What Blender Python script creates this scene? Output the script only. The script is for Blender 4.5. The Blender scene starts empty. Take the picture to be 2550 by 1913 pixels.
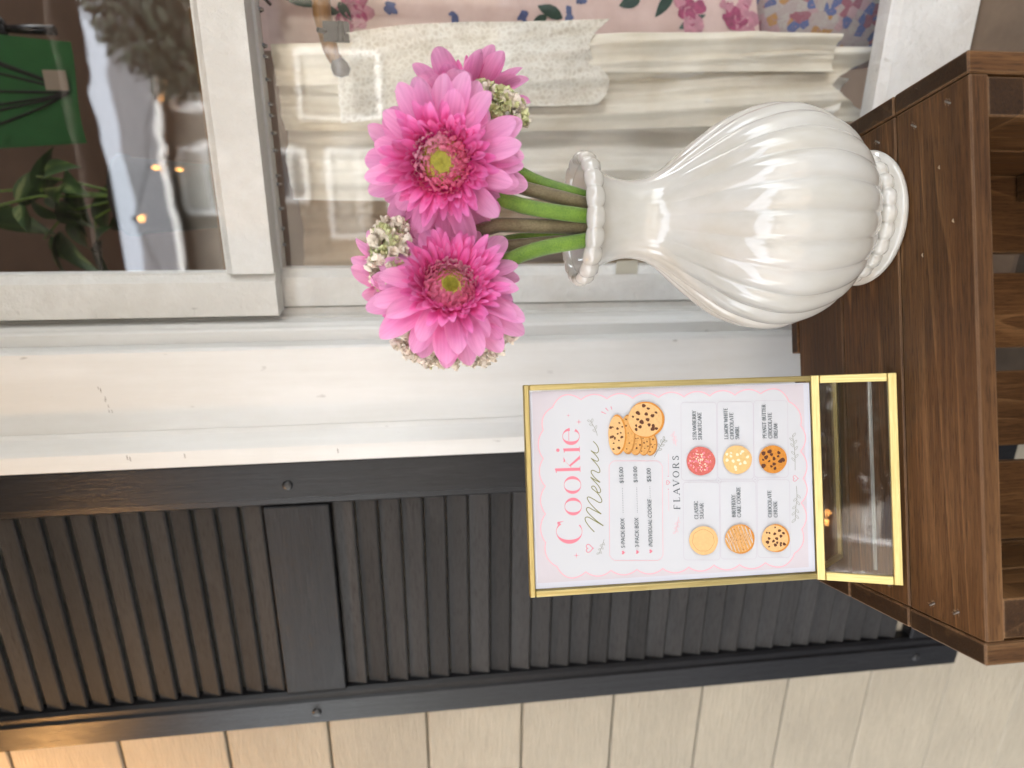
import bpy, bmesh, math, random
from mathutils import Matrix, Vector, Euler
from mathutils import noise as mnoise
R = random.Random(7)
rad = math.radians
PI = math.pi
scene = bpy.context.scene
COL = scene.collection

# ------------------------------------------------------------------ camera
cam_d = bpy.data.cameras.new('camera')
cam = bpy.data.objects.new('camera', cam_d)
COL.objects.link(cam)
scene.camera = cam
CAMP = Vector((-0.00629, -0.42965, 0.40060))
yaw, pitch, roll = -0.003357, 0.121914, 0.032390
fwd = Vector((math.sin(yaw)*math.cos(pitch), math.cos(yaw)*math.cos(pitch), -math.sin(pitch)))
rgt = Vector((math.cos(yaw), -math.sin(yaw), 0))
dwn = fwd.cross(rgt)
r2 = math.cos(roll)*rgt + math.sin(roll)*dwn
d2 = -math.sin(roll)*rgt + math.cos(roll)*dwn
# the phone was held on its side: world down runs to the right of the picture
m = Matrix((d2, r2, -fwd)).transposed().to_4x4()
m.translation = CAMP
cam.matrix_world = m
cam_d.sensor_fit = 'HORIZONTAL'
cam_d.sensor_width = 36
cam_d.lens = 36*1599.4/2550
cam_d.clip_start = 0.02
cam_d.clip_end = 400
cam_d.dof.use_dof = True
cam_d.dof.focus_distance = 0.575
cam_d.dof.aperture_fstop = 3.6

# ------------------------------------------------------------------ light
SUN_EL, SUN_AZ = rad(52), rad(28)         # sun behind the shop, the street side is lit, the shop front is in open shade
w = bpy.data.worlds.new('World')
scene.world = w
w.use_nodes = True
nt = w.node_tree
sky = nt.nodes.new('ShaderNodeTexSky')
sky.sky_type = 'NISHITA'
sky.sun_disc = False
sky.sun_elevation = SUN_EL
sky.sun_rotation = SUN_AZ
sky.dust_density = 3.0
sky.air_density = 1.2
hs = nt.nodes.new('ShaderNodeHueSaturation')
hs.inputs['Saturation'].default_value = 0.30
nt.links.new(sky.outputs[0], hs.inputs['Color'])
bg = nt.nodes['Background']
bg.inputs['Strength'].default_value = 0.15
nt.links.new(hs.outputs[0], bg.inputs['Color'])
sd = bpy.data.lights.new('sun', 'SUN')
sd.energy = 0.5
sd.angle = rad(20)
sd.color = (1.0, 0.96, 0.9)
sun = bpy.data.objects.new('sun', sd)
COL.objects.link(sun)
sdir = Vector((math.sin(SUN_AZ)*math.cos(SUN_EL), math.cos(SUN_AZ)*math.cos(SUN_EL), math.sin(SUN_EL)))
sun.rotation_euler = sdir.to_track_quat('Z', 'Y').to_euler()
scene.view_settings.view_transform = 'Standard'
scene.view_settings.look = 'None'
scene.view_settings.gamma = 1
scene.view_settings.use_curve_mapping = False
scene.view_settings.exposure = 3.58
scene.render.engine = 'CYCLES'
scene.cycles.use_denoising = True
scene.cycles.max_bounces = 10
scene.cycles.transparent_max_bounces = 16
scene.cycles.sample_clamp_indirect = 6.0
scene.cycles.caustics_reflective = False
scene.cycles.caustics_refractive = False

# ------------------------------------------------------------------ helpers
def link(o, parent=None):
    COL.objects.link(o)
    if parent is not None:
        o.parent = parent
    return o

def tag(o, label=None, cat=None, group=None, kind=None):
    if label: o['label'] = label
    if cat: o['category'] = cat
    if group: o['group'] = group
    if kind: o['kind'] = kind
    return o

def thing(name, label, cat, M=None, group=None):
    o = bpy.data.objects.new(name, None)
    o.empty_display_size = 0.05
    link(o)
    if M is not None:
        o.matrix_world = M
    return tag(o, label, cat, group)

class MB:
    def __init__(s):
        s.v = []; s.f = []; s.sm = []
    def add(s, vs, fs, smooth=False, M=None):
        b = len(s.v)
        for p in vs:
            p = Vector(p)
            s.v.append(tuple(M @ p) if M is not None else tuple(p))
        for f in fs:
            s.f.append(tuple(i+b for i in f)); s.sm.append(smooth)
    def box(s, c, d, M=None):
        x, y, z = c; a, b, e = d[0]/2, d[1]/2, d[2]/2
        vs = [(x+i*a, y+j*b, z+k*e) for i in (-1, 1) for j in (-1, 1) for k in (-1, 1)]
        s.add(vs, [(0,1,3,2),(4,6,7,5),(0,4,5,1),(2,3,7,6),(0,2,6,4),(1,5,7,3)], False, M)
    def grid(s, fn, nu, nv, smooth=True, closeu=False, M=None):
        vs = [fn(i/(nu if closeu else nu-1), j/(nv-1)) for j in range(nv) for i in range(nu)]
        fs = []
        for j in range(nv-1):
            for i in range(nu if closeu else nu-1):
                k = (i+1) % nu
                fs.append((j*nu+i, j*nu+k, (j+1)*nu+k, (j+1)*nu+i))
        s.add(vs, fs, smooth, M)
    def lathe(s, prof, n=32, M=None, cap=True):
        nv = len(prof)
        vs = [(r*math.cos(2*PI*i/n), r*math.sin(2*PI*i/n), z) for r, z in prof for i in range(n)]
        fs = [(j*n+i, j*n+(i+1) % n, (j+1)*n+(i+1) % n, (j+1)*n+i) for j in range(nv-1) for i in range(n)]
        if cap:
            fs += [tuple(reversed(range(n))), tuple(range((nv-1)*n, nv*n))]
        s.add(vs, fs, True, M)
    def tube(s, pts, rr, n=8, cap=True):
        pts = [Vector(p) for p in pts]
        if not isinstance(rr, (list, tuple)): rr = [rr]*len(pts)
        up = Vector((0, 0, 1)); base = len(s.v); prev = None
        for k, p in enumerate(pts):
            t = (pts[min(k+1, len(pts)-1)]-pts[max(k-1, 0)]).normalized()
            if prev is None:
                a = t.cross(up)
                if a.length < 1e-3: a = t.cross(Vector((1, 0, 0)))
            else:
                a = prev - t*prev.dot(t)
            a.normalize(); prev = a; b = t.cross(a)
            for i in range(n):
                q = p + rr[k]*(math.cos(2*PI*i/n)*a + math.sin(2*PI*i/n)*b)
                s.v.append(tuple(q))
        for k in range(len(pts)-1):
            for i in range(n):
                j = (i+1) % n
                s.f.append((base+k*n+i, base+k*n+j, base+(k+1)*n+j, base+(k+1)*n+i)); s.sm.append(True)
        if cap:
            s.f.append(tuple(base+i for i in reversed(range(n)))); s.sm.append(False)
            e = base+(len(pts)-1)*n
            s.f.append(tuple(e+i for i in range(n))); s.sm.append(False)
    def mesh(s, name, mat, fix=False):
        me = bpy.data.meshes.new(name)
        me.from_pydata(s.v, [], s.f)
        me.polygons.foreach_set('use_smooth', s.sm)
        if mat is not None: me.materials.append(mat)
        if fix:
            b = bmesh.new(); b.from_mesh(me); bmesh.ops.recalc_face_normals(b, faces=b.faces); b.to_mesh(me); b.free()
        me.update()
        return me
    def obj(s, name, mat, parent=None, loc=None, fix=False):
        o = bpy.data.objects.new(name, s.mesh(name, mat, fix))
        if loc is not None: o.location = loc
        return link(o, parent)

_cache = {}
def block_mesh(d, mat, bev, name):
    key = (tuple(round(x, 4) for x in d), mat.name, bev)
    if key in _cache: return _cache[key]
    b = bmesh.new()
    bmesh.ops.create_cube(b, size=1.0)
    for v in b.verts: v.co = Vector((v.co.x*d[0], v.co.y*d[1], v.co.z*d[2]))
    if bev > 0:
        bmesh.ops.bevel(b, geom=b.edges[:], offset=bev, segments=1, profile=0.5, affect='EDGES')
    me = bpy.data.meshes.new(name); b.to_mesh(me); b.free()
    me.materials.append(mat)
    _cache[key] = me
    return me

AX = {'x': Matrix.Identity(3),
      'zx': Matrix(((0,1,0),(0,0,1),(1,0,0))),     # long axis up, width along x, thickness along y
      'zy': Matrix(((0,0,-1),(0,1,0),(1,0,0))),    # long axis up, width along y, thickness along x
      'xz': Matrix(((1,0,0),(0,0,-1),(0,1,0))),    # long axis x, width up, thickness along y
      'y':  Matrix(((0,-1,0),(1,0,0),(0,0,1)))}    # long axis y
def board(name, d, c, mat, parent, ax='x', bev=0.001, extra=None):
    """A board: d = length, width, thickness; grain runs along its length."""
    o = bpy.data.objects.new(name, block_mesh(d, mat, bev, name))
    M = AX[ax].to_4x4()
    if extra is not None: M = extra.to_4x4() @ M
    M.translation = Vector(c)
    link(o, parent)
    o.matrix_local = M
    return o

def copy_tree(o, parent=None):
    c = o.copy(); COL.objects.link(c)
    if parent is not None:
        c.parent = parent
    for ch in list(o.children): copy_tree(ch, c)
    return c

# ------------------------------------------------------------------ materials
def nodes(name):
    mt = bpy.data.materials.new(name); mt.use_nodes = True
    t = mt.node_tree
    return mt, t, t.nodes['Principled BSDF'], t.nodes['Material Output']
def N(t, kind, **kw):
    n = t.nodes.new(kind)
    for k, v in kw.items():
        if k in n.inputs: n.inputs[k].default_value = v
        else: setattr(n, k, v)
    return n
def ramp(t, fac, stops):
    r = t.nodes.new('ShaderNodeValToRGB')
    el = r.color_ramp.elements
    while len(el) < len(stops): el.new(0.5)
    for e, (p, c) in zip(el, stops):
        e.position = p; e.color = (c[0], c[1], c[2], 1)
    t.links.new(fac, r.inputs[0])
    return r.outputs[0]
def coords(t, scale, rnd=True, out='Object'):
    tc = t.nodes.new('ShaderNodeTexCoord')
    mp = t.nodes.new('ShaderNodeMapping')
    mp.inputs['Scale'].default_value = scale
    t.links.new(tc.outputs[out], mp.inputs[0])
    if rnd:
        oi = t.nodes.new('ShaderNodeObjectInfo')
        mu = N(t, 'ShaderNodeMath', operation='MULTIPLY'); mu.inputs[1].default_value = 37.0
        t.links.new(oi.outputs['Random'], mu.inputs[0])
        t.links.new(mu.outputs[0], mp.inputs['Location'])
    return mp.outputs[0]
def noise(t, co, scale, detail=4, rough=0.55, dist=0.0):
    n = N(t, 'ShaderNodeTexNoise', Scale=scale, Detail=detail, Roughness=rough, Distortion=dist)
    t.links.new(co, n.inputs['Vector'])
    return n.outputs['Fac']
def mix(t, fac, a, b, mode='MIX'):
    n = t.nodes.new('ShaderNodeMix'); n.data_type = 'RGBA'; n.blend_type = mode
    for sock, val in ((n.inputs[0], fac), (n.inputs[6], a), (n.inputs[7], b)):
        if hasattr(val, 'links'): t.links.new(val, sock)
        elif isinstance(val, (tuple, list)): sock.default_value = (val[0], val[1], val[2], 1)
        else: sock.default_value = val
    return n.outputs[2]
def math_(t, op, a, b=None, c=None):
    n = N(t, 'ShaderNodeMath', operation=op)
    for i, v in enumerate((a, b, c)):
        if v is None: continue
        if hasattr(v, 'links'): t.links.new(v, n.inputs[i])
        else: n.inputs[i].default_value = v
    return n.outputs[0]
def bump(t, p, h, strength, dist=0.002):
    b = N(t, 'ShaderNodeBump', Strength=strength, Distance=dist)
    t.links.new(h, b.inputs['Height'])
    t.links.new(b.outputs[0], p.inputs['Normal'])
    return b

def wood(name, dark, mid, light, rough=0.5, lines=7.0, sx=2.0, endk=0.45, bump_s=0.35, spec=0.4, cross=14.0, wear=None):
    mt, t, p, o = nodes(name)
    big = noise(t, coords(t, (sx, cross, cross)), 1.0, 2, 0.4, 0.35)
    fr = math_(t, 'FRACT', math_(t, 'MULTIPLY', big, lines))
    band = ramp(t, fr, [(0.0, (0.44,)*3), (0.55, (0.52,)*3), (0.80, (0.62,)*3), (0.955, (0.84,)*3), (1.0, (0.40,)*3)])
    fine = noise(t, coords(t, (11, 330, 330)), 1.0, 5, 0.72)
    pore = noise(t, coords(t, (60, 900, 900)), 1.0, 2, 0.5)
    blot = noise(t, coords(t, (3, 7, 7)), 1.0, 3, 0.6)
    k = math_(t, 'ADD', math_(t, 'MULTIPLY', band, 0.40), math_(t, 'MULTIPLY', fine, 0.55))
    k = math_(t, 'ADD', k, math_(t, 'MULTIPLY', math_(t, 'SUBTRACT', blot, 0.5), 0.35))
    col = ramp(t, k, [(0.33, dark), (0.53, mid), (0.80, light)])
    pr = ramp(t, pore, [(0.36, (0.5,)*3), (0.46, (1,)*3)])
    col = mix(t, 0.7, col, pr, 'MULTIPLY')
    tc = t.nodes.new('ShaderNodeTexCoord')
    sp = t.nodes.new('ShaderNodeSeparateXYZ'); t.links.new(tc.outputs['Normal'], sp.inputs[0])
    e = math_(t, 'GREATER_THAN', math_(t, 'ABSOLUTE', sp.outputs[0]), 0.85)
    col = mix(t, e, col, mix(t, 1.0, col, (endk,)*3, 'MULTIPLY'))
    oi = t.nodes.new('ShaderNodeObjectInfo')
    v = math_(t, 'ADD', math_(t, 'MULTIPLY', oi.outputs['Random'], 0.42), 0.79)
    col = mix(t, 1.0, col, v, 'MULTIPLY')
    if wear:
        bv = N(t, 'ShaderNodeBevel', samples=4, Radius=0.0022)
        ge = t.nodes.new('ShaderNodeNewGeometry')
        dp = N(t, 'ShaderNodeVectorMath', operation='DOT_PRODUCT')
        t.links.new(bv.outputs[0], dp.inputs[0]); t.links.new(ge.outputs['Normal'], dp.inputs[1])
        em = math_(t, 'SUBTRACT', 1.0, dp.outputs['Value'])
        wn_ = noise(t, coords(t, (40, 160, 160)), 1.0, 3, 0.6)
        mk = ramp(t, math_(t, 'MULTIPLY', em, wn_), [(0.015, (0,)*3), (0.09, (0.75,)*3)])
        col = mix(t, mk, col, wear)
    t.links.new(col, p.inputs['Base Color'])
    t.links.new(math_(t, 'ADD', math_(t, 'MULTIPLY', fine, 0.3), rough-0.15), p.inputs['Roughness'])
    p.inputs['Specular IOR Level'].default_value = spec
    bump(t, p, math_(t, 'ADD', fine, math_(t, 'MULTIPLY', pore, 0.6)), bump_s, 0.0008)
    return mt

def paint(name, col, dirt=(0.5, 0.45, 0.38), dirt_amt=0.25, rough=0.45, streak=(6, 60, 60), bs=0.35, spots=0.0, spec=0.4, bd=0.0012):
    mt, t, p, o = nodes(name)
    n1 = noise(t, coords(t, (3, 5, 5)), 1.6, 5, 0.65)
    n2 = noise(t, coords(t, streak), 1.0, 5, 0.6)
    k = math_(t, 'ADD', math_(t, 'MULTIPLY', n1, 0.6), math_(t, 'MULTIPLY', n2, 0.4))
    f = ramp(t, k, [(0.42, (dirt_amt,)*3), (0.62, (0,)*3)])
    c = mix(t, f, col, dirt)
    if spots > 0:
        n3 = noise(t, coords(t, (30, 60, 60)), 1.0, 2, 0.5)
        sf = ramp(t, n3, [(0.74, (0,)*3), (0.80, (spots,)*3)])
        c = mix(t, sf, c, (0.2, 0.18, 0.16))
    oi = t.nodes.new('ShaderNodeObjectInfo')
    v = math_(t, 'ADD', math_(t, 'MULTIPLY', oi.outputs['Random'], 0.10), 0.93)
    c = mix(t, 1.0, c, v, 'MULTIPLY')
    t.links.new(c, p.inputs['Base Color'])
    p.inputs['Roughness'].default_value = rough
    p.inputs['Specular IOR Level'].default_value = spec
    n4 = noise(t, coords(t, (streak[0]*2.0, streak[1]*3, streak[2]*3)), 1.0, 5, 0.65)
    bump(t, p, math_(t, 'ADD', n4, math_(t, 'MULTIPLY', n1, 0.8)), bs, bd)
    return mt

def plain(name, col, rough=0.6, metal=0.0, spec=0.5, var=0.0, scale=60, emit=None, es=0, bs=0.0):
    mt, t, p, o = nodes(name)
    p.inputs['Base Color'].default_value = (*col, 1)
    p.inputs['Roughness'].default_value = rough
    p.inputs['Metallic'].default_value = metal
    p.inputs['Specular IOR Level'].default_value = spec
    if var > 0 or bs > 0:
        n = noise(t, coords(t, (1, 1, 1)), scale, 4, 0.6)
        if var > 0:
            f = ramp(t, n, [(0.3, (1-var,)*3), (0.7, (1,)*3)])
            t.links.new(mix(t, 1.0, col, f, 'MULTIPLY'), p.inputs['Base Color'])
        if bs > 0: bump(t, p, n, bs, 0.001)
    if emit:
        p.inputs['Emission Color'].default_value = (*emit, 1)
        p.inputs['Emission Strength'].default_value = es
    return mt

def glass(name, wav=0.0, tint=(1, 1, 1), rough=0.0, k=1.0):
    mt, t, p, o = nodes(name)
    t.nodes.remove(p)
    tr = N(t, 'ShaderNodeBsdfTransparent', Color=(*tint, 1))
    gl = N(t, 'ShaderNodeBsdfGlossy', Roughness=rough)
    ge = t.nodes.new('ShaderNodeNewGeometry')
    dp = N(t, 'ShaderNodeVectorMath', operation='DOT_PRODUCT')
    t.links.new(ge.outputs['Incoming'], dp.inputs[0]); t.links.new(ge.outputs['Normal'], dp.inputs[1])
    ca = math_(t, 'SUBTRACT', 1.0, math_(t, 'ABSOLUTE', dp.outputs['Value']))
    fr = math_(t, 'ADD', math_(t, 'MULTIPLY', math_(t, 'POWER', ca, 5.0), 0.96), 0.043)
    ms = t.nodes.new('ShaderNodeMixShader')
    if wav > 0:
        n = noise(t, coords(t, (7, 7, 4), False), 1.0, 2, 0.5, 0.6)
        b = N(t, 'ShaderNodeBump', Strength=wav, Distance=0.004)
        t.links.new(n, b.inputs['Height'])
        t.links.new(b.outputs[0], gl.inputs['Normal'])
    f = math_(t, 'MULTIPLY', fr, k)
    t.links.new(f, ms.inputs[0])
    t.links.new(tr.outputs[0], ms.inputs[1]); t.links.new(gl.outputs[0], ms.inputs[2])
    t.links.new(ms.outputs[0], o.inputs[0])
    return mt

M_CRATE = wood('stained_crate_wood', (0.040, 0.0168, 0.0060), (0.104, 0.047, 0.0165), (0.25, 0.132, 0.054), 0.5, 7.0, 1.1, 0.36, 0.45, 0.22, wear=(0.25, 0.15, 0.078))
M_WHITE = paint('white_gloss_paint', (0.755, 0.755, 0.735), (0.48, 0.45, 0.38), 0.24, 0.42, (5, 60, 60), 0.4, 0.6)
M_OLDWHITE = paint('old_cracked_white_paint', (0.79, 0.785, 0.75), (0.45, 0.41, 0.34), 0.30, 0.5, (34, 22, 22), 1.0, 0.7, bd=0.0035)
M_SIDING = paint('cream_siding_paint', (0.49, 0.43, 0.325), (0.34, 0.295, 0.225), 0.5, 0.6, (16, 150, 150), 1.0, 0.25, bd=0.003)
M_SHUT = wood('black_shutter_stain', (0.007, 0.0072, 0.0085), (0.012, 0.012, 0.0135), (0.022, 0.0215, 0.023), 0.34, 7.0, 3.0, 0.8, 0.8, 0.26, 30.0)
M_SLAT = wood('black_slat_stain', (0.034, 0.0335, 0.0335), (0.047, 0.0458, 0.0452), (0.060, 0.0582, 0.057), 0.62, 3.0, 2.5, 0.8, 0.5, 0.07, 20.0)
M_SCREW = plain('black_screw', (0.02, 0.02, 0.02), 0.4)
M_GLASS = glass('window_glass', 0.02)
M_OLDGLASS = glass('wavy_old_glass', 0.16, k=1.5)
M_ACRYL = glass('clear_acrylic', 0.0, (0.985, 0.985, 0.985), 0.0, 1.0)
M_SILL = plain('weathered_brown_sill', (0.20, 0.145, 0.10), 0.7, var=0.3, scale=20)

def gold_mat():
    mt, t, p, o = nodes('brushed_gold')
    n = noise(t, coords(t, (30, 900, 900), True), 1.0, 3, 0.6)
    c = ramp(t, n, [(0.3, (0.42, 0.33, 0.12)), (0.7, (0.60, 0.49, 0.225))])
    t.links.new(c, p.inputs['Base Color'])
    p.inputs['Metallic'].default_value = 0.9
    p.inputs['Roughness'].default_value = 0.42
    bump(t, p, n, 0.08, 0.0003)
    return mt
M_GOLD = gold_mat()

def glaze_mat():
    mt, t, p, o = nodes('cream_glaze')
    n = noise(t, coords(t, (1, 1, 0.4), False), 28, 4, 0.6)
    n2 = noise(t, coords(t, (1, 1, 1), False), 320, 2, 0.5)
    c = ramp(t, n, [(0.35, (0.475, 0.445, 0.385)), (0.65, (0.525, 0.505, 0.465))])
    sp = ramp(t, n2, [(0.80, (1, 1, 1)), (0.84, (0.6, 0.5, 0.4))])
    t.links.new(mix(t, 1.0, c, sp, 'MULTIPLY'), p.inputs['Base Color'])
    p.inputs['Roughness'].default_value = 0.03
    p.inputs['Specular IOR Level'].default_value = 0.5
    p.inputs['Coat Weight'].default_value = 0.2
    p.inputs['Coat Roughness'].default_value = 0.03
    n3 = noise(t, coords(t, (1, 1, 0.35), False), 75, 3, 0.55)
    bump(t, p, n3, 0.07, 0.001)
    return mt
M_GLAZE = glaze_mat()

def petal_mat(name, base, tip, trans=0.35, Lref=0.05, veins=500):
    mt, t, p, o = nodes(name)
    tc = t.nodes.new('ShaderNodeTexCoord')
    sp = t.nodes.new('ShaderNodeSeparateXYZ'); t.links.new(tc.outputs['Object'], sp.inputs[0])
    k = math_(t, 'MULTIPLY', sp.outputs[0], 1/Lref)
    n = noise(t, coords(t, (30, veins, 30)), 1.0, 3, 0.6)
    k2 = math_(t, 'ADD', k, math_(t, 'MULTIPLY', math_(t, 'SUBTRACT', n, 0.5), 0.25))
    c = ramp(t, k2, [(0.1, base), (0.6, tuple(0.45*a+0.55*b for a, b in zip(base, tip))), (1.0, tip)])
    v = ramp(t, n, [(0.35, (0.86, 0.80, 0.86)), (0.6, (1, 1, 1))])
    c = mix(t, 0.8, c, v, 'MULTIPLY')
    oi = t.nodes.new('ShaderNodeObjectInfo')
    c = mix(t, 1.0, c, math_(t, 'ADD', math_(t, 'MULTIPLY', oi.outputs['Random'], 0.16), 0.88), 'MULTIPLY')
    t.links.new(c, p.inputs['Base Color'])
    p.inputs['Roughness'].default_value = 0.55
    p.inputs['Specular IOR Level'].default_value = 0.3
    p.inputs['Sheen Weight'].default_value = 0.15
    bump(t, p, n, 0.3, 0.0006)
    tl = t.nodes.new('ShaderNodeBsdfTranslucent'); t.links.new(c, tl.inputs['Color'])
    ms = t.nodes.new('ShaderNodeMixShader'); ms.inputs[0].default_value = trans
    t.links.new(p.outputs[0], ms.inputs[1]); t.links.new(tl.outputs[0], ms.inputs[2])
    t.links.new(ms.outputs[0], o.inputs[0])
    return mt
M_PETAL = petal_mat('pink_ray_petal', (0.975, 0.25, 0.60), (0.99, 0.54, 0.82), 0.45, 0.055)
M_FLORET = petal_mat('hot_pink_floret', (0.95, 0.055, 0.40), (0.97, 0.32, 0.67), 0.4, 0.03)
M_TUBE = petal_mat('rose_disc_floret', (0.95, 0.32, 0.50), (0.97, 0.76, 0.80), 0.5, 0.024)
M_EYE = plain('yellow_green_eye', (0.62, 0.58, 0.10), 0.7, var=0.4, scale=400)
M_CREAMPETAL = plain('cream_petal', (0.90, 0.82, 0.70), 0.8, var=0.12, scale=120)
M_GREENPETAL = plain('lime_petal', (0.74, 0.76, 0.40), 0.7, var=0.30, scale=120)

def stem_mat(name, a, b):
    mt, t, p, o = nodes(name)
    n = noise(t, coords(t, (1, 1, 0.6)), 900, 3, 0.7)
    n2 = noise(t, coords(t, (1, 1, 1)), 40, 3, 0.6)
    c = ramp(t, math_(t, 'ADD', math_(t, 'MULTIPLY', n, 0.5), math_(t, 'MULTIPLY', n2, 0.5)), [(0.35, a), (0.65, b)])
    t.links.new(c, p.inputs['Base Color'])
    p.inputs['Roughness'].default_value = 0.6
    p.inputs['Sheen Weight'].default_value = 0.3
    bump(t, p, n, 0.6, 0.0006)
    return mt
M_STEMG = stem_mat('green_stem', (0.055, 0.125, 0.006), (0.18, 0.31, 0.022))
M_STEMB = stem_mat('brown_fuzzy_stem', (0.085, 0.062, 0.025), (0.22, 0.175, 0.09))

# ------------------------------------------------------------------ the place: wall frame
TH, DW = 0.33204, 0.33916
UX, VX = Vector((math.cos(TH), -math.sin(TH), 0)), Vector((math.sin(TH), math.cos(TH), 0))
WALL = Matrix((UX, VX, Vector((0, 0, 1)))).transposed().to_4x4()
WALL.translation = VX*DW
def WM(u=0, v=0, z=0):
    return WALL @ Matrix.Translation((u, v, z))
GZ = -0.9525

# ------------------------------------------------------------------ setting: ground, canopy, room
def street():
    mt, t, p, o = nodes('asphalt')
    n = noise(t, coords(t, (1, 1, 1), False), 30, 6, 0.7)
    t.links.new(ramp(t, n, [(0.3, (0.035, 0.035, 0.037)), (0.7, (0.065, 0.064, 0.062))]), p.inputs['Base Color'])
    p.inputs['Roughness'].default_value = 0.9
    m = MB(); m.box((0, -6.4, GZ+0.004), (80, 7.4, 0.008))
    r = m.obj('street', mt); r.matrix_world = WM(); tag(r, kind='structure')

def pavement_mat():
    mt, t, p, o = nodes('paving_concrete')
    n = noise(t, coords(t, (1, 1, 1), False), 9, 6, 0.65)
    c = ramp(t, n, [(0.3, (0.14, 0.14, 0.138)), (0.7, (0.22, 0.22, 0.217))])
    t.links.new(c, p.inputs['Base Color']); p.inputs['Roughness'].default_value = 0.85
    bump(t, p, n, 0.3, 0.004)
    return mt
g = MB(); g.add([(-60, -60, GZ), (60, -60, GZ), (60, 60, GZ), (-60, 60, GZ)], [(0, 1, 2, 3)])
tag(g.obj('pavement', pavement_mat()), kind='structure')
street()

M_CEIL = plain('porch_ceiling_brown', (0.10, 0.078, 0.058), 0.7, var=0.3, scale=6)
cn = thing('porch_canopy', 'brown boarded porch canopy overhead, reflected as the dark top of the upper pane', 'canopy', WM(0.1, -0.955, 1.75))
for k in range(10):
    board('board', (7.6, 0.188, 0.02), (0, -0.86+0.19*k, 0), M_CEIL, cn, 'x', 0.003)
board('fascia', (7.6, 0.16, 0.025), (0, -0.985, -0.02), M_CEIL, cn, 'xz', 0.003)
for sx in (-3.2, 3.0):
    board('post', (2.68, 0.09, 0.09), (sx, -0.93, -1.36), M_CEIL, cn, 'zx', 0.004)

M_ROOMWALL = plain('brown_room_wall', (0.24, 0.165, 0.12), 0.8, var=0.25, scale=3)
M_ROOMFLOOR = plain('room_floor', (0.30, 0.21, 0.14), 0.6, var=0.3, scale=5)
def room():
    m = MB()
    u0, u1, v0, v1, z0, z1 = -1.6, 2.4, 0.20, 3.0, GZ+0.05, 1.75
    fr = [(u0, v1, z0), (u1, v1, z0), (u1, v1, z1), (u0, v1, z1)]
    m.add(fr, [(0, 1, 2, 3)])
    m.add([(u0, v0, z0), (u0, v1, z0), (u0, v1, z1), (u0, v0, z1)], [(0, 1, 2, 3)])  # no right-hand wall: opening made up to let daylight into the room
    m.add([(u0, v0, z1), (u1, v0, z1), (u1, v1, z1), (u0, v1, z1)], [(0, 1, 2, 3)])
    # inner side of the front wall, open at the window
    for a, b, c, d in ((u0, -0.03, z0, z1), (0.64, u1, z0, z1), (-0.03, 0.64, z0, -0.30), (-0.03, 0.64, 1.38, z1)):
        m.add([(a, v0, c), (b, v0, c), (b, v0, d), (a, v0, d)], [(0, 1, 2, 3)])
    o = m.obj('interior_room', M_ROOMWALL); o.matrix_world = WM(); tag(o, kind='structure')
    f = MB(); f.add([(u0, v0, z0-0.004), (u1, v0, z0-0.004), (u1, v1, z0-0.004), (u0, v1, z0-0.004)], [(0, 1, 2, 3)])
    o = f.obj('interior_floor', M_ROOMFLOOR); o.matrix_world = WM(); tag(o, kind='structure')
room()

# ------------------------------------------------------------------ clapboard wall
PITCH = 0.1474          # on the siding plane
Z0S = 0.869
def siding():
    wl = thing('clapboard_wall', 'cream painted clapboard wall behind the black shutter', 'wall', WM(0, 0, 0))
    vface = 0.030
    k = 0; z = Z0S + 12*PITCH
    def lap(name, u0, u1, ztop, parent):
        L = u1-u0
        m = MB()
        t0, t1 = 0.006, 0.017       # thin at the top, thick at the butt
        h = PITCH+0.02
        b = 0.0018
        f_ = vface-0.004
        prof = [(vface+0.016, 0.010), (vface+0.007, 0.010), (vface+0.007, -0.0016), (f_+0.0018, -0.0018), (f_, -0.0040), (f_-0.0012, -PITCH+0.0030), (f_+0.0008, -PITCH+0.0014), (vface+0.016, -PITCH+0.0014)]
        vs = []
        for x in (-L/2, L/2):
            vs += [(x, a, c) for a, c in prof]
        n = len(prof)
        fs = [(i, (i+1) % n, n+(i+1) % n, n+i) for i in range(n)] + [tuple(reversed(range(n))), tuple(range(n, 2*n))]
        m.add(vs, fs)
        key = ('lap', round(L, 3))
        if key not in _cache: _cache[key] = m.mesh(name, M_SIDING, True)
        o = bpy.data.objects.new(name, _cache[key]); link(o, parent)
        o.location = (u0+L/2, 0, ztop)
    while z > GZ+0.05:
        if z - PITCH > 1.43 or z < -0.36:
            lap('siding_board', -2.6, 3.4, z, wl)
        else:
            lap('siding_board', -2.6, -0.20, z, wl)
            lap('siding_board', 0.82, 3.4, z, wl)
        z -= PITCH
    sh = MB()
    for a, b, c, d in ((-2.6, -0.20, GZ, 2.65), (0.82, 3.4, GZ, 2.65), (-0.20, 0.82, GZ, -0.42), (-0.20, 0.82, 1.44, 2.65)):
        sh.box(((a+b)/2, 0.09, (c+d)/2), (b-a, 0.08, d-c))
    o = sh.obj('sheathing', M_SIDING, wl); o['kind'] = 'stuff'
    # upper storey mass and eave so that the sun stays off the porch
    return wl
siding()
M_ROOF = plain('grey_shingle', (0.19, 0.19, 0.195), 0.85, var=0.35, scale=9)
rb = thing('shop_shade_roof', 'unseen grey roof mass over the shop, added to keep the sun off the porch', 'roof', WM(0.4, 1.5, 2.66))
m_ = MB(); m_.add([(-3.1, -1.6, 0), (3.1, -1.6, 0), (3.1, 1.7, 0), (-3.1, 1.7, 0), (-3.1, 0, 1.3), (3.1, 0, 1.3)],
                  [(0, 1, 5, 4), (2, 3, 4, 5), (0, 4, 3), (1, 2, 5), (3, 2, 1, 0)])
m_.obj('roof_slope', M_ROOF, rb)
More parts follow.
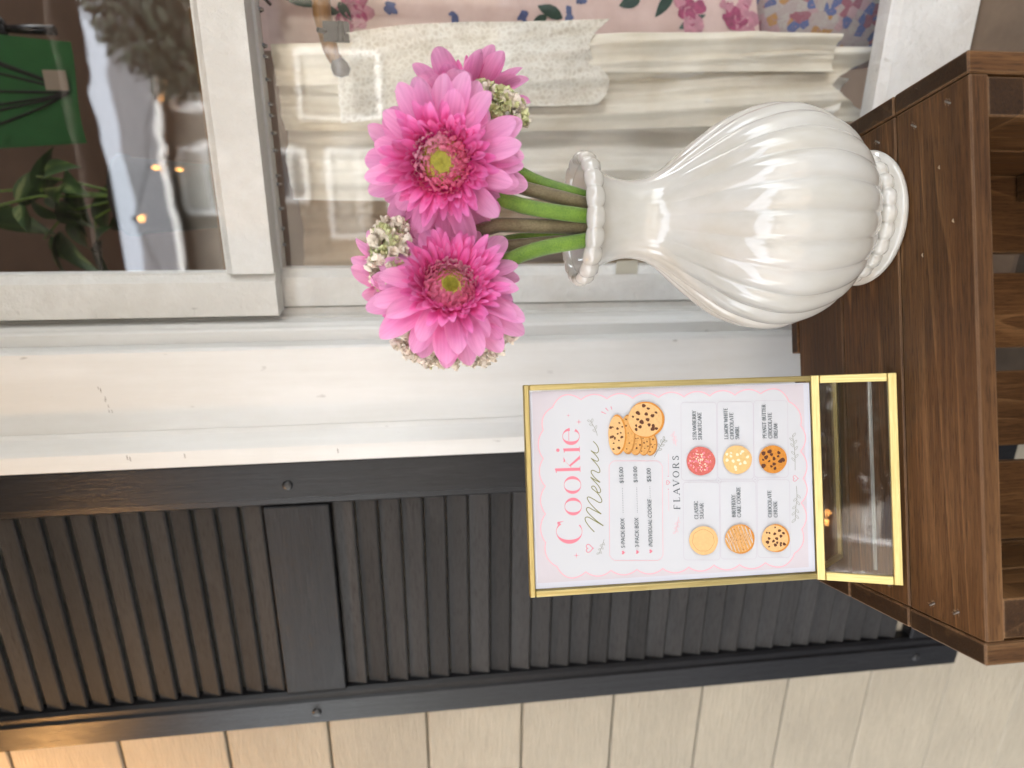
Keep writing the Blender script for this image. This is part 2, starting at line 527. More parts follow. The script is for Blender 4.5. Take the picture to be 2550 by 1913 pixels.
board('back_wall', (6.0, 3.6, 0.1), (0, 1.6, -1.81), M_SIDING, rb, 'xz', 0)
for sx in (-3.0,):  # right side wall left out too, so daylight reaches the interior
    board('side_wall', (3.6, 3.1, 0.08), (sx, 0.05, -1.81), M_SIDING, rb, 'zy', 0)

# ------------------------------------------------------------------ louvred shutter
def shutter():
    s = thing('louvered_shutter', 'tall black louvred shutter with screws, fixed beside the window', 'shutter', WM(-0.429, 0.0, 0))
    zt, zb = 1.42, -0.433
    H = zt-zb; zc = (zt+zb)/2
    def stile(uo, uw, sgn):
        # stile with a rounded outer edge and a small inner bead
        m = MB(); w2 = uw/2
        prof = [(-w2, 0.030), (-w2, 0.006), (-w2+0.004, 0.0005), (w2-0.014, 0.0), (w2-0.0115, 0.0035), (w2-0.004, 0.0045), (w2, 0.009), (w2, 0.030)]
        prof = [(sgn*a, b) for a, b in prof]
        n = len(prof); vs = [(x, -a*0+a, b) for x in (0,) for a, b in ()]
        vs = []
        for z in (-H/2, H/2): vs += [(z, a, b) for a, b in prof]
        fs = [(i, (i+1) % n, n+(i+1) % n, n+i) for i in range(n)] + [tuple(reversed(range(n))), tuple(range(n, 2*n))]
        m.add(vs, fs)
        o = m.obj('stile', M_SHUT, s, fix=True)
        M = AX['zx'].to_4x4(); M.translation = Vector((uo, 0, zc)); o.matrix_local = M
    stile(-0.1828, 0.0565, 1)
    stile(0.1785, 0.065, -1)
    uL, uR = -0.1545, 0.146
    W_ = uR-uL; uc = (uL+uR)/2
    for z0, z1 in ((0.5386, 0.6206), (zb, -0.345), (1.33, zt)):
        board('rail', (W_-0.001, z1-z0, 0.024), (uc, 0.0165, (z0+z1)/2), M_SHUT, s, 'xz', 0.0015)
    def slat(z, wd=0.0288):
        o = board('slat', (W_-0.0006, wd, 0.0070), (uc, 0.0165, z), M_SLAT, s, 'xz', 0.0016, Matrix.Rotation(rad(-14), 3, 'X'))
    z = 0.5386-0.0155
    while z > -0.335:
        slat(z); z -= 0.0297
    z = 0.6206+0.0165
    while z < 1.32:
        slat(z, 0.0270); z += 0.0292
    for z0, z1 in ((-0.33, 0.53), (0.63, 1.32)):
        board('tilt_rod', (z1-z0, 0.010, 0.006), (uc+0.001, 0.034, (z0+z1)/2), M_SCREW, s, 'zx', 0.001)
    for u, z in ((0.1779, 0.5856), (-0.1873, 0.5819), (0.1779, -0.36), (-0.1873, -0.36)):
        m = MB(); m.lathe([(0.0001, 0.0), (0.0045, 0.0), (0.0065, -0.0015), (0.0065, -0.003)], 20)
        m.box((0, 0, 0.0002), (0.007, 0.0014, 0.0006)); m.box((0, 0, 0.0003), (0.0014, 0.007, 0.0006))
        o = m.obj('screw', M_SCREW, s)
        o.matrix_local = Matrix.Translation((u, -0.0022, z)) @ Matrix.Rotation(rad(90), 4, 'X')
    return s
shutter()

# ------------------------------------------------------------------ sash window
def profile_bar(name, prof, L, mat, parent, c):
    """Vertical moulding: prof = (u, v) outline, extruded L along z (grain along local x)."""
    m = MB(); n = len(prof)
    vs = [(x, a, b) for x in (-L/2, L/2) for a, b in prof]
    fs = [(i, (i+1) % n, n+(i+1) % n, n+i) for i in range(n)] + [tuple(reversed(range(n))), tuple(range(n, 2*n))]
    m.add(vs, fs)
    o = m.obj(name, mat, parent, fix=True)
    M = AX['zx'].to_4x4(); M.translation = Vector(c); o.matrix_local = M
    return o
def window():
    wn = thing('sash_window', 'old white sash window beside the black shutter, cloths hanging behind its glass', 'window', WM(0, 0, 0))
    zt, zb = 1.40, -0.33
    L = zt-zb; zc = (zt+zb)/2
    Wd = 0.62                       # window centre is at u = 0.31
    for sgn in (1, -1):
        ctr = 0.31
        def P(pts): return [(sgn*(a-ctr), b) for a, b in pts]
        back = [(-0.222, 0.034), (-0.222, 0.004), (-0.219, 0.0), (-0.1985, 0.0), (-0.1955, 0.0025), (-0.190, 0.008), (-0.1835, 0.0155), (-0.178, 0.0175), (-0.178, 0.034)]
        profile_bar('backband', P(back), L, M_WHITE, wn, (ctr, 0, zc))
        cas = [(-0.1778, 0.034), (-0.1778, 0.0185), (-0.0795, 0.0185), (-0.0770, 0.021), (-0.0770, 0.045), (-0.09, 0.045)]
        profile_bar('casing', P(cas), L, M_WHITE, wn, (ctr, 0, zc))
        stp = [(-0.0900, 0.062), (-0.0900, 0.0455), (-0.0635, 0.0455), (-0.0615, 0.0475), (-0.0600, 0.054), (-0.0575, 0.060), (-0.0575, 0.085), (-0.09, 0.085)]
        profile_bar('stop', P(stp), L, M_WHITE, wn, (ctr, 0, zc))
        jmb = [(-0.0900, 0.20), (-0.0900, 0.0855), (-0.056, 0.0855), (-0.056, 0.106), (-0.048, 0.106), (-0.048, 0.20)]
        profile_bar('jamb', P(jmb), L, M_OLDWHITE, wn, (ctr, 0, zc))
    board('head_casing', (0.997, 0.11, 0.020), (0.31, 0.0295, zt+0.056), M_WHITE, wn, 'xz', 0.002)
    # sashes
    def sash(name, v, zlo, zhi, lo, hi, stile, gmat, mat, botbev):
        e = bpy.data.objects.new(name, None); link(e, wn); e.location = (0.31, v, 0)
        w2 = 0.31+0.0495 if name == 'upper_sash' else 0.31+0.046
        th = 0.034
        gi = w2-stile
        for s in (-1, 1):
            pr = [(-stile/2, th/2), (-stile/2, -th/2+0.001), (-stile/2+0.001, -th/2), (stile/2-0.010, -th/2), (stile/2-0.002, -th/2+0.009), (stile/2, -th/2+0.010), (stile/2, th/2)]
            pr = [((-s)*a, b) for a, b in pr]
            m = MB(); n = len(pr); H = zhi-zlo
            vs = [(x, a, b) for x in (-H/2, H/2) for a, b in pr]
            fs = [(i, (i+1) % n, n+(i+1) % n, n+i) for i in range(n)] + [tuple(reversed(range(n))), tuple(range(n, 2*n))]
            m.add(vs, fs)
            o = m.obj('stile', mat, e, fix=True)
            M = AX['zx'].to_4x4(); M.translation = Vector((s*(w2-stile/2), 0, (zlo+zhi)/2)); o.matrix_local = M
        for za, zz, tp in ((zlo, zlo+lo, 1), (zhi-hi, zhi, -1)):
            hgt = zz-za
            pr = [(-hgt/2, th/2), (-hgt/2, -th/2), (hgt/2-0.010, -th/2), (hgt/2-0.002, -th/2+0.009), (hgt/2, -th/2+0.010), (hgt/2, th/2)]
            pr = [(tp*a, b) for a, b in pr]
            m = MB(); n = len(pr); W_ = 2*gi
            vs = [(x, b, a) for x in (-W_/2, W_/2) for a, b in pr]
            fs = [(i, (i+1) % n, n+(i+1) % n, n+i) for i in range(n)] + [tuple(reversed(range(n))), tuple(range(n, 2*n))]
            m.add(vs, fs)
            m.obj('rail', mat, e, (0, 0, (za+zz)/2), fix=True)
        m = MB(); m.box((0, 0.002, (zlo+lo+zhi-hi)/2), (2*gi+0.004, 0.0025, (zhi-hi)-(zlo+lo)+0.004))
        m.obj('pane', gmat, e)
        return e
    up = sash('upper_sash', 0.082, 0.5885, 1.40, 0.058, 0.06, 0.0525, M_OLDGLASS, M_OLDWHITE, 0)
    lo = sash('lower_sash', 0.1185, -0.305, 0.600, 0.115, 0.012, 0.0475, M_GLASS, M_OLDWHITE, 0)
    sc_ = MB(); r_ = random.Random(4)
    for u, z, dz in ((-0.135, 0.786, 0.012), (-0.128, 0.789, 0.006), (-0.150, 0.782, 0.010)):
        for q in range(3):
            a, b = u+r_.uniform(-.005, .005), z+r_.uniform(-.002, .002)
            sc_.add([(a, 0.0183, b), (a+0.004, 0.0183, b+0.0005), (a+0.0045, 0.0183, b+0.0011), (a+0.001, 0.0183, b+0.0008)], [(0, 1, 2, 3)])
    for u, z in ((-0.209, 0.762), (-0.207, 0.765), (-0.208, 0.70), (-0.21, 0.52)):
        sc_.add([(u, -0.0002, z), (u+0.006, -0.0002, z+0.0004), (u+0.0065, -0.0002, z+0.0014), (u+0.001, -0.0002, z+0.001)], [(0, 1, 2, 3)])
    o = sc_.obj('paint_chips', plain('bare_grey_wood', (0.26, 0.23, 0.19), 0.8, var=0.4, scale=300), wn); o['kind'] = 'stuff'
    board('tape_patch', (0.030, 0.018, 0.0008), (0.0005, 0.1009, 0.135), plain('old_tape', (0.50, 0.47, 0.38), 0.6), wn, 'zx', 0)
    board('sill', (0.99, 0.17, 0.05), (0.31, 0.062, -0.338), M_SILL, wn, 'x', 0.003, Matrix.Rotation(rad(8), 3, 'X'))
    board('apron', (0.985, 0.20, 0.02), (0.31, -0.002, -0.4425), M_SILL, wn, 'xz', 0.003)
    return wn
window()

# ------------------------------------------------------------------ things behind the glass
def cloth_mat(name, a, b, scale=12, weave=700, trans=0.2):
    mt, t, p, o = nodes(name)
    n = noise(t, coords(t, (1, 1, 1), False), scale, 5, 0.6)
    c = ramp(t, n, [(0.35, a), (0.65, b)])
    t.links.new(c, p.inputs['Base Color']); p.inputs['Roughness'].default_value = 0.85
    n2 = noise(t, coords(t, (1, 1, 1), False), weave, 2, 0.5)
    bump(t, p, n2, 0.3, 0.0006)
    return mt
def lace_mat():
    mt, t, p, o = nodes('cream_lace')
    co = coords(t, (1, 1, 1), False)
    vo = N(t, 'ShaderNodeTexVoronoi', Scale=150.0); vo.feature = 'DISTANCE_TO_EDGE'; t.links.new(co, vo.inputs['Vector'])
    n = noise(t, co, 45, 4, 0.7)
    k = math_(t, 'ADD', math_(t, 'MULTIPLY', vo.outputs[0], 0.9), math_(t, 'MULTIPLY', n, 0.9))
    c = ramp(t, k, [(0.38, (0.80, 0.77, 0.68)), (0.80, (0.62, 0.57, 0.47))])
    t.links.new(c, p.inputs['Base Color']); p.inputs['Roughness'].default_value = 0.9
    bump(t, p, k, 0.8, 0.002)
    return mt
M_CREAM = cloth_mat('cream_linen', (0.72, 0.68, 0.58), (0.82, 0.79, 0.71))
M_CREAM2 = cloth_mat('yellowed_linen', (0.70, 0.63, 0.49), (0.81, 0.76, 0.64))
M_LACE = lace_mat()

def drape(name, label, cat, u0, u1, z0, z1, v, folds, amp, mat, seed, hem=0.0, roll_=0.0, lean=0.0, diag=0.0, group=None):
    rr = random.Random(seed)
    ph = [rr.uniform(0, 6.28) for _ in range(6)]
    nu, nv = 70, 40
    def f(a, b):
        u = u0+(u1-u0)*a + lean*(b-0.5) + 0.004*math.sin(5*b+ph[5])
        z = z0+(z1-z0)*b
        s = a*folds*2*PI + ph[0] + 0.9*math.sin(2.2*b+ph[1]) + diag*b*4
        d = amp*(0.62*math.sin(s)+0.28*math.sin(2.3*s+ph[2]+2*b)+0.12*math.sin(5.1*s+ph[3]))*(1.15-0.45*b)
        d += 0.5*amp*math.sin(7*b+4*a+ph[4])
        d += amp*1.5*mnoise.noise(Vector((u*15, z*7+seed, seed*1.7))) + amp*0.8*mnoise.noise(Vector((u*30+z*14, z*11+seed, seed*1.3))) + amp*0.35*mnoise.noise(Vector((u*60+z*25, z*30, seed*0.7)))
        z += hem*math.sin(a*7+ph[3])*(1-b)
        return (u-(u0+u1)/2, d, z-(z0+z1)/2)
    m = MB(); m.grid(f, nu, nv)
    nb = len(m.v)
    # a hem gives the sheet thickness
    def g(a, b):
        p = f(a, b); return (p[0], p[1]+0.0022, p[2])
    m.grid(g, nu, nv)
    o = m.obj(name, mat); o.matrix_world = WM((u0+u1)/2, v, (z0+z1)/2)
    return tag(o, label, cat, group)
drape('hanging_cloth', 'plain cream linen cloth in soft folds behind the vase, furthest left of the cream cloths', 'cloth', 0.086, 0.25, -0.185, 0.583, 0.190, 2.2, 0.017, M_CREAM, 3, 0.018)
drape('hanging_cloth', 'cream linen cloth with a ragged hem hanging between the plain cloth and the lace', 'cloth', 0.180, 0.276, -0.20, 0.583, 0.172, 1.5, 0.012, M_CREAM2, 8, 0.03, lean=-0.02)
drape('hanging_cloth', 'narrow folded cream tablecloth hanging straight below the lace cloth', 'cloth', 0.240, 0.285, -0.158, 0.583, 0.156, 0.8, 0.008, M_CREAM2, 15, 0.0, lean=-0.03)
drape('lace_cloth', 'cream lace cloth clipped to the wooden hanger, its corner turned over', 'cloth', 0.195, 0.294, 0.175, 0.505, 0.143, 1.3, 0.010, M_LACE, 21, 0.016, lean=-0.03, diag=0.25)
M_TAN = cloth_mat('tan_curtain_cloth', (0.44, 0.33, 0.22), (0.56, 0.44, 0.31))
drape('tan_curtain', 'tan curtain hanging between the cream cloths and the left stile of the lower sash', 'curtain', -0.09, 0.12, -0.25, 0.583, 0.235, 2.6, 0.016, M_TAN, 33, 0.0)

def floral_mat():
    mt, t, p, o = nodes('pink_cotton')
    n = noise(t, coords(t, (1, 1, 1), False), 30, 3, 0.6)
    t.links.new(ramp(t, n, [(0.3, (0.68, 0.50, 0.45)), (0.7, (0.78, 0.61, 0.56))]), p.inputs['Base Color'])
    p.inputs['Roughness'].default_value = 0.85
    return mt
M_FLORAL = floral_mat()
C_LEAF = plain('print_green', (0.035, 0.085, 0.06), 0.9, var=0.5, scale=80)
C_ROSE = plain('print_rose', (0.50, 0.07, 0.19), 0.9, var=0.6, scale=90)
C_PALE = plain('print_pale_rose', (0.68, 0.30, 0.38), 0.9, var=0.4, scale=90)
C_BLUE = plain('print_blue', (0.10, 0.14, 0.32), 0.9, var=0.5, scale=90)
C_OCHRE = plain('print_ochre', (0.52, 0.28, 0.08), 0.9, var=0.4, scale=90)
def floral():
    u0, u1, z0, z1, v = 0.275, 0.62, -0.17, 0.62, 0.27
    e = thing('floral_cloth', 'pink cotton cloth printed with roses and dark green leaves, hanging right of the lace', 'cloth', WM((u0+u1)/2, v, 0))
    f = lambda x, z: 0.006*math.sin(26*x+1.0+2*z)+0.003*math.sin(61*x)
    m = MB(); m.grid(lambda a, b: ((a-0.5)*(u1-u0), f((a-0.5)*(u1-u0), z0+(z1-z0)*b), z0+(z1-z0)*b), 50, 30)
    m.obj('fabric', M_FLORAL, e)
    rr = random.Random(5)
    lay = [0]
    def blob(mb, x, z, a, b, ang, pointy=0.0, seg=14):
        lay[0] += 1
        dy = -0.0008-0.00002*(lay[0] % 60)
        vs = []
        for i in range(seg):
            t = 2*PI*i/seg
            k = 1+0.18*math.sin(3*t+lay[0])*(1-pointy)
            px, pz = a*math.cos(t)*k, b*math.sin(t)*k*(1-pointy*abs(math.cos(t))**3)
            X, Z = x+px*math.cos(ang)-pz*math.sin(ang), z+px*math.sin(ang)+pz*math.cos(ang)
            vs.append((X, f(X, Z)+dy, Z))
        vs.append((x, f(x, z)+dy, z))
        mb.add(vs, [(i, (i+1) % seg, seg) for i in range(seg)])
    mbs = {k: MB() for k in ('leaf', 'rose', 'pale', 'blue', 'ochre')}
    xl = -(u1-u0)/2
    spots = [(xl+0.05+rr.random()*0.28, z0+0.02+(z1-z0-0.04)*rr.random()) for _ in range(85)]
    for x, z in [(xl+0.05, 0.50), (xl+0.065, 0.02), (xl+0.055, -0.06), (xl+0.16, 0.25), (xl+0.2, 0.48)]:
        for q in range(9):
            a = rr.uniform(0, 6.28); r = rr.uniform(0, 0.026)
            blob(mbs['rose' if q % 2 else 'pale'], x+r*math.cos(a), z+r*math.sin(a), rr.uniform(.010, .02), rr.uniform(.008, .014), a)
    for i, (x, z) in enumerate(spots):
        k = ['leaf', 'leaf', 'leaf', 'blue', 'ochre', 'pale', 'leaf'][i % 7]
        a = rr.uniform(0, 6.28)
        if k == 'leaf':
            blob(mbs[k], x, z, rr.uniform(.012, .024), rr.uniform(.006, .010), a, 0.6)
            if i % 2: blob(mbs[k], x+0.02*math.cos(a+1), z+0.02*math.sin(a+1), .013, .006, a+0.9, 0.6)
        else:
            for q in range(3):
                blob(mbs[k], x+rr.uniform(-.006, .006), z+rr.uniform(-.006, .006), rr.uniform(.004, .008), rr.uniform(.003, .006), a+q)
    for k, mt in (('leaf', C_LEAF), ('rose', C_ROSE), ('pale', C_PALE), ('blue', C_BLUE), ('ochre', C_OCHRE)):
        o = mbs[k].obj({'leaf': 'leaf_print', 'rose': 'rose_print', 'pale': 'petal_print', 'blue': 'bud_print', 'ochre': 'sprig_print'}[k], mt, e); o['kind'] = 'stuff'
floral()

def pattern_mat():
    mt, t, p, o = nodes('patterned_tapestry')
    co = coords(t, (1, 1, 1), False)
    n0 = noise(t, co, 34, 3, 0.5, 1.5)
    vo = N(t, 'ShaderNodeTexVoronoi', Scale=85.0); t.links.new(co, vo.inputs['Vector'])
    sp = t.nodes.new('ShaderNodeSeparateColor'); t.links.new(vo.outputs['Color'], sp.inputs[0])
    c = ramp(t, sp.outputs[0], [(0.0, (0.42, 0.36, 0.33)), (0.40, (0.46, 0.30, 0.30)), (0.55, (0.30, 0.10, 0.13)), (0.68, (0.09, 0.13, 0.30)), (0.82, (0.44, 0.40, 0.36)), (0.95, (0.44, 0.23, 0.06))])
    c.node.color_ramp.interpolation = 'CONSTANT'
    fr = math_(t, 'FRACT', math_(t, 'MULTIPLY', n0, 9.0))
    f = ramp(t, fr, [(0.62, (0, 0, 0)), (0.70, (0.75,)*3), (0.9, (0,)*3)])
    c = mix(t, f, c, (0.34, 0.22, 0.25))
    t.links.new(c, p.inputs['Base Color']); p.inputs['Roughness'].default_value = 0.9
    n2 = noise(t, co, 500, 2, 0.5); bump(t, p, n2, 0.4, 0.001)
    return mt
def cushion():
    m = MB()
    a, b, c = 0.17, 0.055, 0.15
    def f(s, r):
        th, ph = 2*PI*s, -PI/2+PI*r
        sg = lambda x, e: math.copysign(abs(x)**e, x)
        return (a*sg(math.cos(ph), .7)*sg(math.cos(th), .5), b*sg(math.sin(ph), 1.0), c*sg(math.cos(ph), .7)*sg(math.sin(th), .5))
    m.grid(f, 48, 20, True, True)
    o = m.obj('patterned_cushion', pattern_mat(), fix=True)
    o.matrix_world = WM(0.44, 0.26, -0.225) @ Matrix.Rotation(rad(-6), 4, 'Y')
    tag(o, 'cushion in red, blue and ochre tapestry at the foot of the floral cloth', 'cushion')
cushion()

M_RAIL = wood('amber_varnished_wood', (0.10, 0.045, 0.012), (0.20, 0.095, 0.028), (0.30, 0.16, 0.055), 0.4, 5.0, 2.0, 0.7)
M_CHROME = plain('dull_steel', (0.42, 0.42, 0.43), 0.25, 1.0)
def rail():
    e = thing('curtain_rail', 'amber varnished wooden rail with bright metal rings, just below the meeting rail', 'rail', WM(0.30, 0.150, 0.6145))
    board('rail_board', (0.70, 0.045, 0.018), (0, 0, 0), M_RAIL, e, 'xz', 0.003)
    for i, u in enumerate((0.03, 0.05, 0.075, 0.105, 0.115, 0.145, 0.165, 0.185, 0.198, 0.225, 0.25, 0.262, 0.30, 0.34, 0.38)):
        m = MB(); m.tube([(0, 0.007*math.cos(t)-0.002, 0.007*math.sin(t)) for t in [2*PI*k/14 for k in range(15)]], 0.0022, 6, False)
        m.obj('ring', M_CHROME, e, (u-0.30, -0.012, -0.0225))
rail()
M_BLACK = plain('black_iron', (0.02, 0.02, 0.02), 0.5, 0.3)
def hanger():
    e = thing('clip_hanger', 'brown wooden hanger with a dark knob and steel clips, holding the lace cloth', 'hanger', WM(0.30, 0.150, 0.515))
    m = MB(); m.tube([(-0.055, 0, -0.012), (-0.04, 0, -0.004), (0, 0, 0.004), (0.06, 0, 0.004), (0.11, 0, -0.006), (0.13, 0, -0.016)], [0.008, 0.0105, 0.011, 0.011, 0.0105, 0.008], 12)
    m.obj('bar', M_RAIL, e)
    m = MB(); m.lathe([(0.001, -0.012), (0.009, -0.009), (0.012, 0), (0.009, 0.009), (0.001, 0.012)], 18)
    m.obj('knob', plain('dark_walnut', (0.05, 0.025, 0.012), 0.4), e, (-0.058, -0.002, -0.014))
    for x in (-0.02, 0.07):
        m = MB(); m.box((0, 0, 0), (0.022, 0.016, 0.03)); m.tube([(-0.011, -0.008, -0.006), (0.011, -0.008, -0.006)], 0.004, 8); m.tube([(0, -0.006, 0.012), (0, -0.014, 0.02)], 0.003, 6)
        m.obj('clip', M_BLACK, e, (x, -0.004, -0.012))
    m = MB(); m.tube([(0.02, 0, 0.012), (0.02, 0, 0.05), (0.03, 0.02, 0.075), (0.03, 0.05, 0.085), (0.02, 0.062, 0.075)], 0.0022, 8)
    m.obj('hook', M_CHROME, e)
hanger()

def banner():
    e = thing('green_banner', 'deep green cloth panel with dark cords gathered at its hem, behind the upper pane', 'banner', WM(0.235, 0.50, 1.12))
    f = lambda x, z: 0.008*math.sin(30*x+3*z)
    m = MB()
    def gp(a, b):
        z = -0.15+0.34*b
        x = (a-0.5)*(0.155+0.05*b)
        return (x, f(x, z), z)
    m.grid(gp, 30, 12)
    m.obj('panel', plain('green_cloth', (0.028, 0.16, 0.046), 0.8, var=0.3, scale=8), e)
    dk = plain('dark_cord', (0.012, 0.014, 0.012), 0.7)
    for i, (x1, bnd) in enumerate(((-0.085, 0.02), (-0.06, 0.025), (-0.035, 0.008), (0.0, 0.0), (0.05, -0.012), (0.078, -0.022), (0.09, -0.03))):
        pts = []
        for k in range(9):
            t = k/8
            x = x1*min(1.0, 1.9*t)**0.8 + bnd*math.sin(PI*t)*0.6; z = -0.14+0.33*t
            pts.append((x, f(x, z)-0.006, z))
        m = MB(); m.tube(pts, 0.0020, 6); m.obj('cord', dk, e)
    board('label_patch', (0.035, 0.03, 0.001), (0.018, -0.012, -0.125), plain('tag_card', (0.35, 0.30, 0.25), 0.8), e, 'zx', 0)
banner()

def leaf_mesh(L, Wd, bend, fold):
    m = MB()
    def f(a, b):
        t = b; y = (a-0.5)*2
        wv = Wd*(math.sin(PI*min(1, t*1.02)**0.75))*(1-0.25*t)
        return (L*t*math.cos(bend*t*0.5), y*wv/2, -L*bend*t*t*0.5 + abs(y)*wv*fold)
    m.grid(f, 5, 10)
    return m
def leaf_mat():
    mt, t, p, o = nodes('variegated_leaf')
    n = noise(t, coords(t, (14, 60, 14)), 1.0, 3, 0.6, 0.5)
    c = ramp(t, n, [(0.42, (0.028, 0.062, 0.022)), (0.58, (0.055, 0.11, 0.03)), (0.68, (0.22, 0.27, 0.10))])
    t.links.new(c, p.inputs['Base Color']); p.inputs['Roughness'].default_value = 0.4
    return mt
def plant():
    e = thing('trailing_plant', 'leafy variegated house plant in the dark behind the lower corner of the upper pane', 'plant', WM(0.075, 0.42, 0.90))
    lm = leaf_mat()
    me = [leaf_mesh(L, W_, b, .15).mesh('leaf', lm) for L, W_, b in ((0.085, 0.04, 0.9), (0.07, 0.034, 0.5), (0.10, 0.045, 1.2))]
    rr = random.Random(11)
    tops = [Vector((-0.07, 0.02, 0.14)), Vector((-0.02, -0.02, 0.2)), Vector((0.03, 0.0, 0.12)), Vector((0.0, 0.03, 0.26)), Vector((-0.09, 0, 0.05))]
    for tp in tops:
        m = MB(); m.tube([(0, 0, -0.02), tuple(tp*0.5+Vector((0.01, 0, 0.02))), tuple(tp)], 0.0022, 6)
        m.obj('stalk', M_STEMG, e)
        for q in range(5):
            o = bpy.data.objects.new('leaf', me[rr.randrange(3)]); link(o, e)
            o.location = tp*rr.uniform(0.45, 1.0)
            o.rotation_euler = (rr.uniform(-.6, .6), rr.uniform(-0.5, 0.7), rr.uniform(0, 6.28))
    m = MB(); m.lathe([(0.0, -0.16), (0.05, -0.16), (0.062, -0.02), (0.066, -0.02), (0.066, -0.01), (0.058, -0.01), (0.05, -0.03), (0.0, -0.03)], 28, cap=False)
    m.obj('pot', plain('dark_pot', (0.03, 0.028, 0.026), 0.6), e)
    board('shelf', (0.5, 0.16, 0.018), (0.02, 0.03, -0.17), M_RAIL, e, 'x', 0.002)
plant()
mr = thing('hand_mirror', 'black oval hand mirror hanging high behind the upper pane', 'mirror', WM(0.335, 0.55, 1.13))
m_ = MB(); m_.lathe([(0.0, -0.006), (0.03, -0.006), (0.033, 0), (0.03, 0.006), (0.0, 0.006)], 30, Matrix.Rotation(rad(90), 4, 'X') @ Matrix.Scale(1.45, 4, (0, 1, 0)), cap=False)
m_.obj('oval_back', plain('black_lacquer', (0.012, 0.012, 0.015), 0.25), mr)
m_ = MB(); m_.tube([(0, 0, -0.045), (0, 0, -0.06), (0, 0, -0.12)], [0.006, 0.007, 0.008], 10)
m_.obj('handle', bpy.data.materials['black_lacquer'], mr)

# ------------------------------------------------------------------ across the street (seen in the glass and the glaze)
M_FAC = paint('cream_facade_paint', (0.27, 0.235, 0.19), (0.4, 0.33, 0.25), 0.3, 0.7, (1, 30, 30), 0.3)
M_FTRIM = plain('white_trim', (0.78, 0.77, 0.74), 0.5)
M_BLIND = plain('window_blind', (0.55, 0.53, 0.47), 0.6)
M_DGLASS = plain('dark_window_glass', (0.03, 0.035, 0.04), 0.05)
def facade():
    F = -12.0
    e = thing('cream_house', 'cream clapboard house with a grey roof across the street, mirrored in the window glass', 'house', WM(0, F, GZ))
    for k in range(24):
        board('siding_board', (27.0, 0.27, 0.03), (0.0, 0.02 if k % 1 == 0 else 0, 0.13+0.25*k), M_FAC, e, 'xz', 0.004, Matrix.Rotation(rad(-3), 3, 'X'))
    board('wall_core', (27.0, 6.0, 0.3), (0.0, -0.2, 3.0), M_FAC, e, 'xz', 0)
    m = MB()
    m.add([(-13.8, 0.35, 5.85), (13.8, 0.35, 5.85), (13.8, -2.6, 7.75), (-13.8, -2.6, 7.75), (-13.8, -5.5, 5.85), (13.8, -5.5, 5.85)], [(0, 1, 2, 3), (3, 2, 5, 4), (0, 3, 4), (1, 5, 2)])
    m.obj('roof', M_ROOF, e)
    board('gutter', (27.6, 0.12, 0.12), (0, 0.40, 5.86), M_FTRIM, e, 'x', 0.01)
    def win(u0, u1, z0, z1, blinds):
        w_, h_ = u1-u0, z1-z0
        f = MB(); t_ = 0.09
        f.box((0, 0.09, h_/2), (w_+2*t_, 0.06, t_)); f.box((0, 0.09, -h_/2), (w_+2*t_, 0.06, t_))
        for s in (-1, 1): f.box((s*(w_+t_)/2, 0.09, 0), (t_, 0.06, h_-t_))
        f.box((0, 0.085, 0), (w_, 0.04, 0.05))
        o = f.obj('window', M_FTRIM, e, ((u0+u1)/2, 0, (z0+z1)/2-GZ))
        p = MB(); p.box((0, 0.066, 0), (w_, 0.012, h_)); p.obj('pane', M_DGLASS, o)
        if blinds:
            b = MB(); n = int(h_*0.7/0.09)
            for i in range(n): b.box((0, 0.078, h_/2-0.06-i*0.09), (w_-0.04, 0.008, 0.07))
            x = b.obj('blind', M_BLIND, o); x['kind'] = 'stuff'
    win(-0.53, 0.235, 2.62, 3.15, False)
    win(-1.2, 0.25, 1.1, 2.20, True)
    win(0.9, 1.9, 1.2, 2.6, True)
    win(-0.75, 0.3, 3.9, 4.75, True)
    win(1.0, 2.0, 3.7, 4.75, True)
    win(-3.4, -2.2, 1.1, 2.5, True)
    win(-3.4, -2.2, 3.7, 4.75, True)
    win(2.9, 3.8, 1.2, 2.6, True)
    for s in ((1, 2.2),):
        board('door', (2.0, 0.85, 0.05), (0.55, 0.09, 1.05), plain('terracotta_door', (0.42, 0.17, 0.07), 0.5), e, 'zx', 0.01)
    return e
facade()
def silhouette_stand_in():  # invented tree, added to give the dark rounded silhouette in the reflection
    e = thing('stand_in_tree', 'made-up round tree standing in for the dark silhouette mirrored in the upper pane', 'tree', WM(1.45, -6.0, GZ))
    m = MB(); m.tube([(0, 0, 0), (0.02, 0.01, 1.3), (0, 0, 2.6)], [0.09, 0.07, 0.05], 10)
    m.obj('trunk', plain('bark', (0.09, 0.065, 0.045), 0.9, var=0.4, scale=30), e)
    c = MB(); rr = random.Random(3)
    for _ in range(5200):
        d = Vector((rr.gauss(0, 1), rr.gauss(0, 1), rr.gauss(0, 1))).normalized()
        p = d*(0.85*rr.uniform(0.55, 1.0)**0.5); p = Vector((p.x, p.y, p.z*1.0+3.45))
        a = Vector((rr.gauss(0, 1), rr.gauss(0, 1), rr.gauss(0, 1))).normalized(); b = a.cross(d).normalized()
        s = rr.uniform(0.035, 0.07)
        c.add([p-a*s, p+b*s*0.45, p+a*s, p-b*s*0.45], [(0, 1, 2, 3)])
    o = c.obj('crown', plain('evergreen', (0.035, 0.05, 0.022), 0.6, var=0.5, scale=3), e); o['kind'] = 'stuff'
silhouette_stand_in()

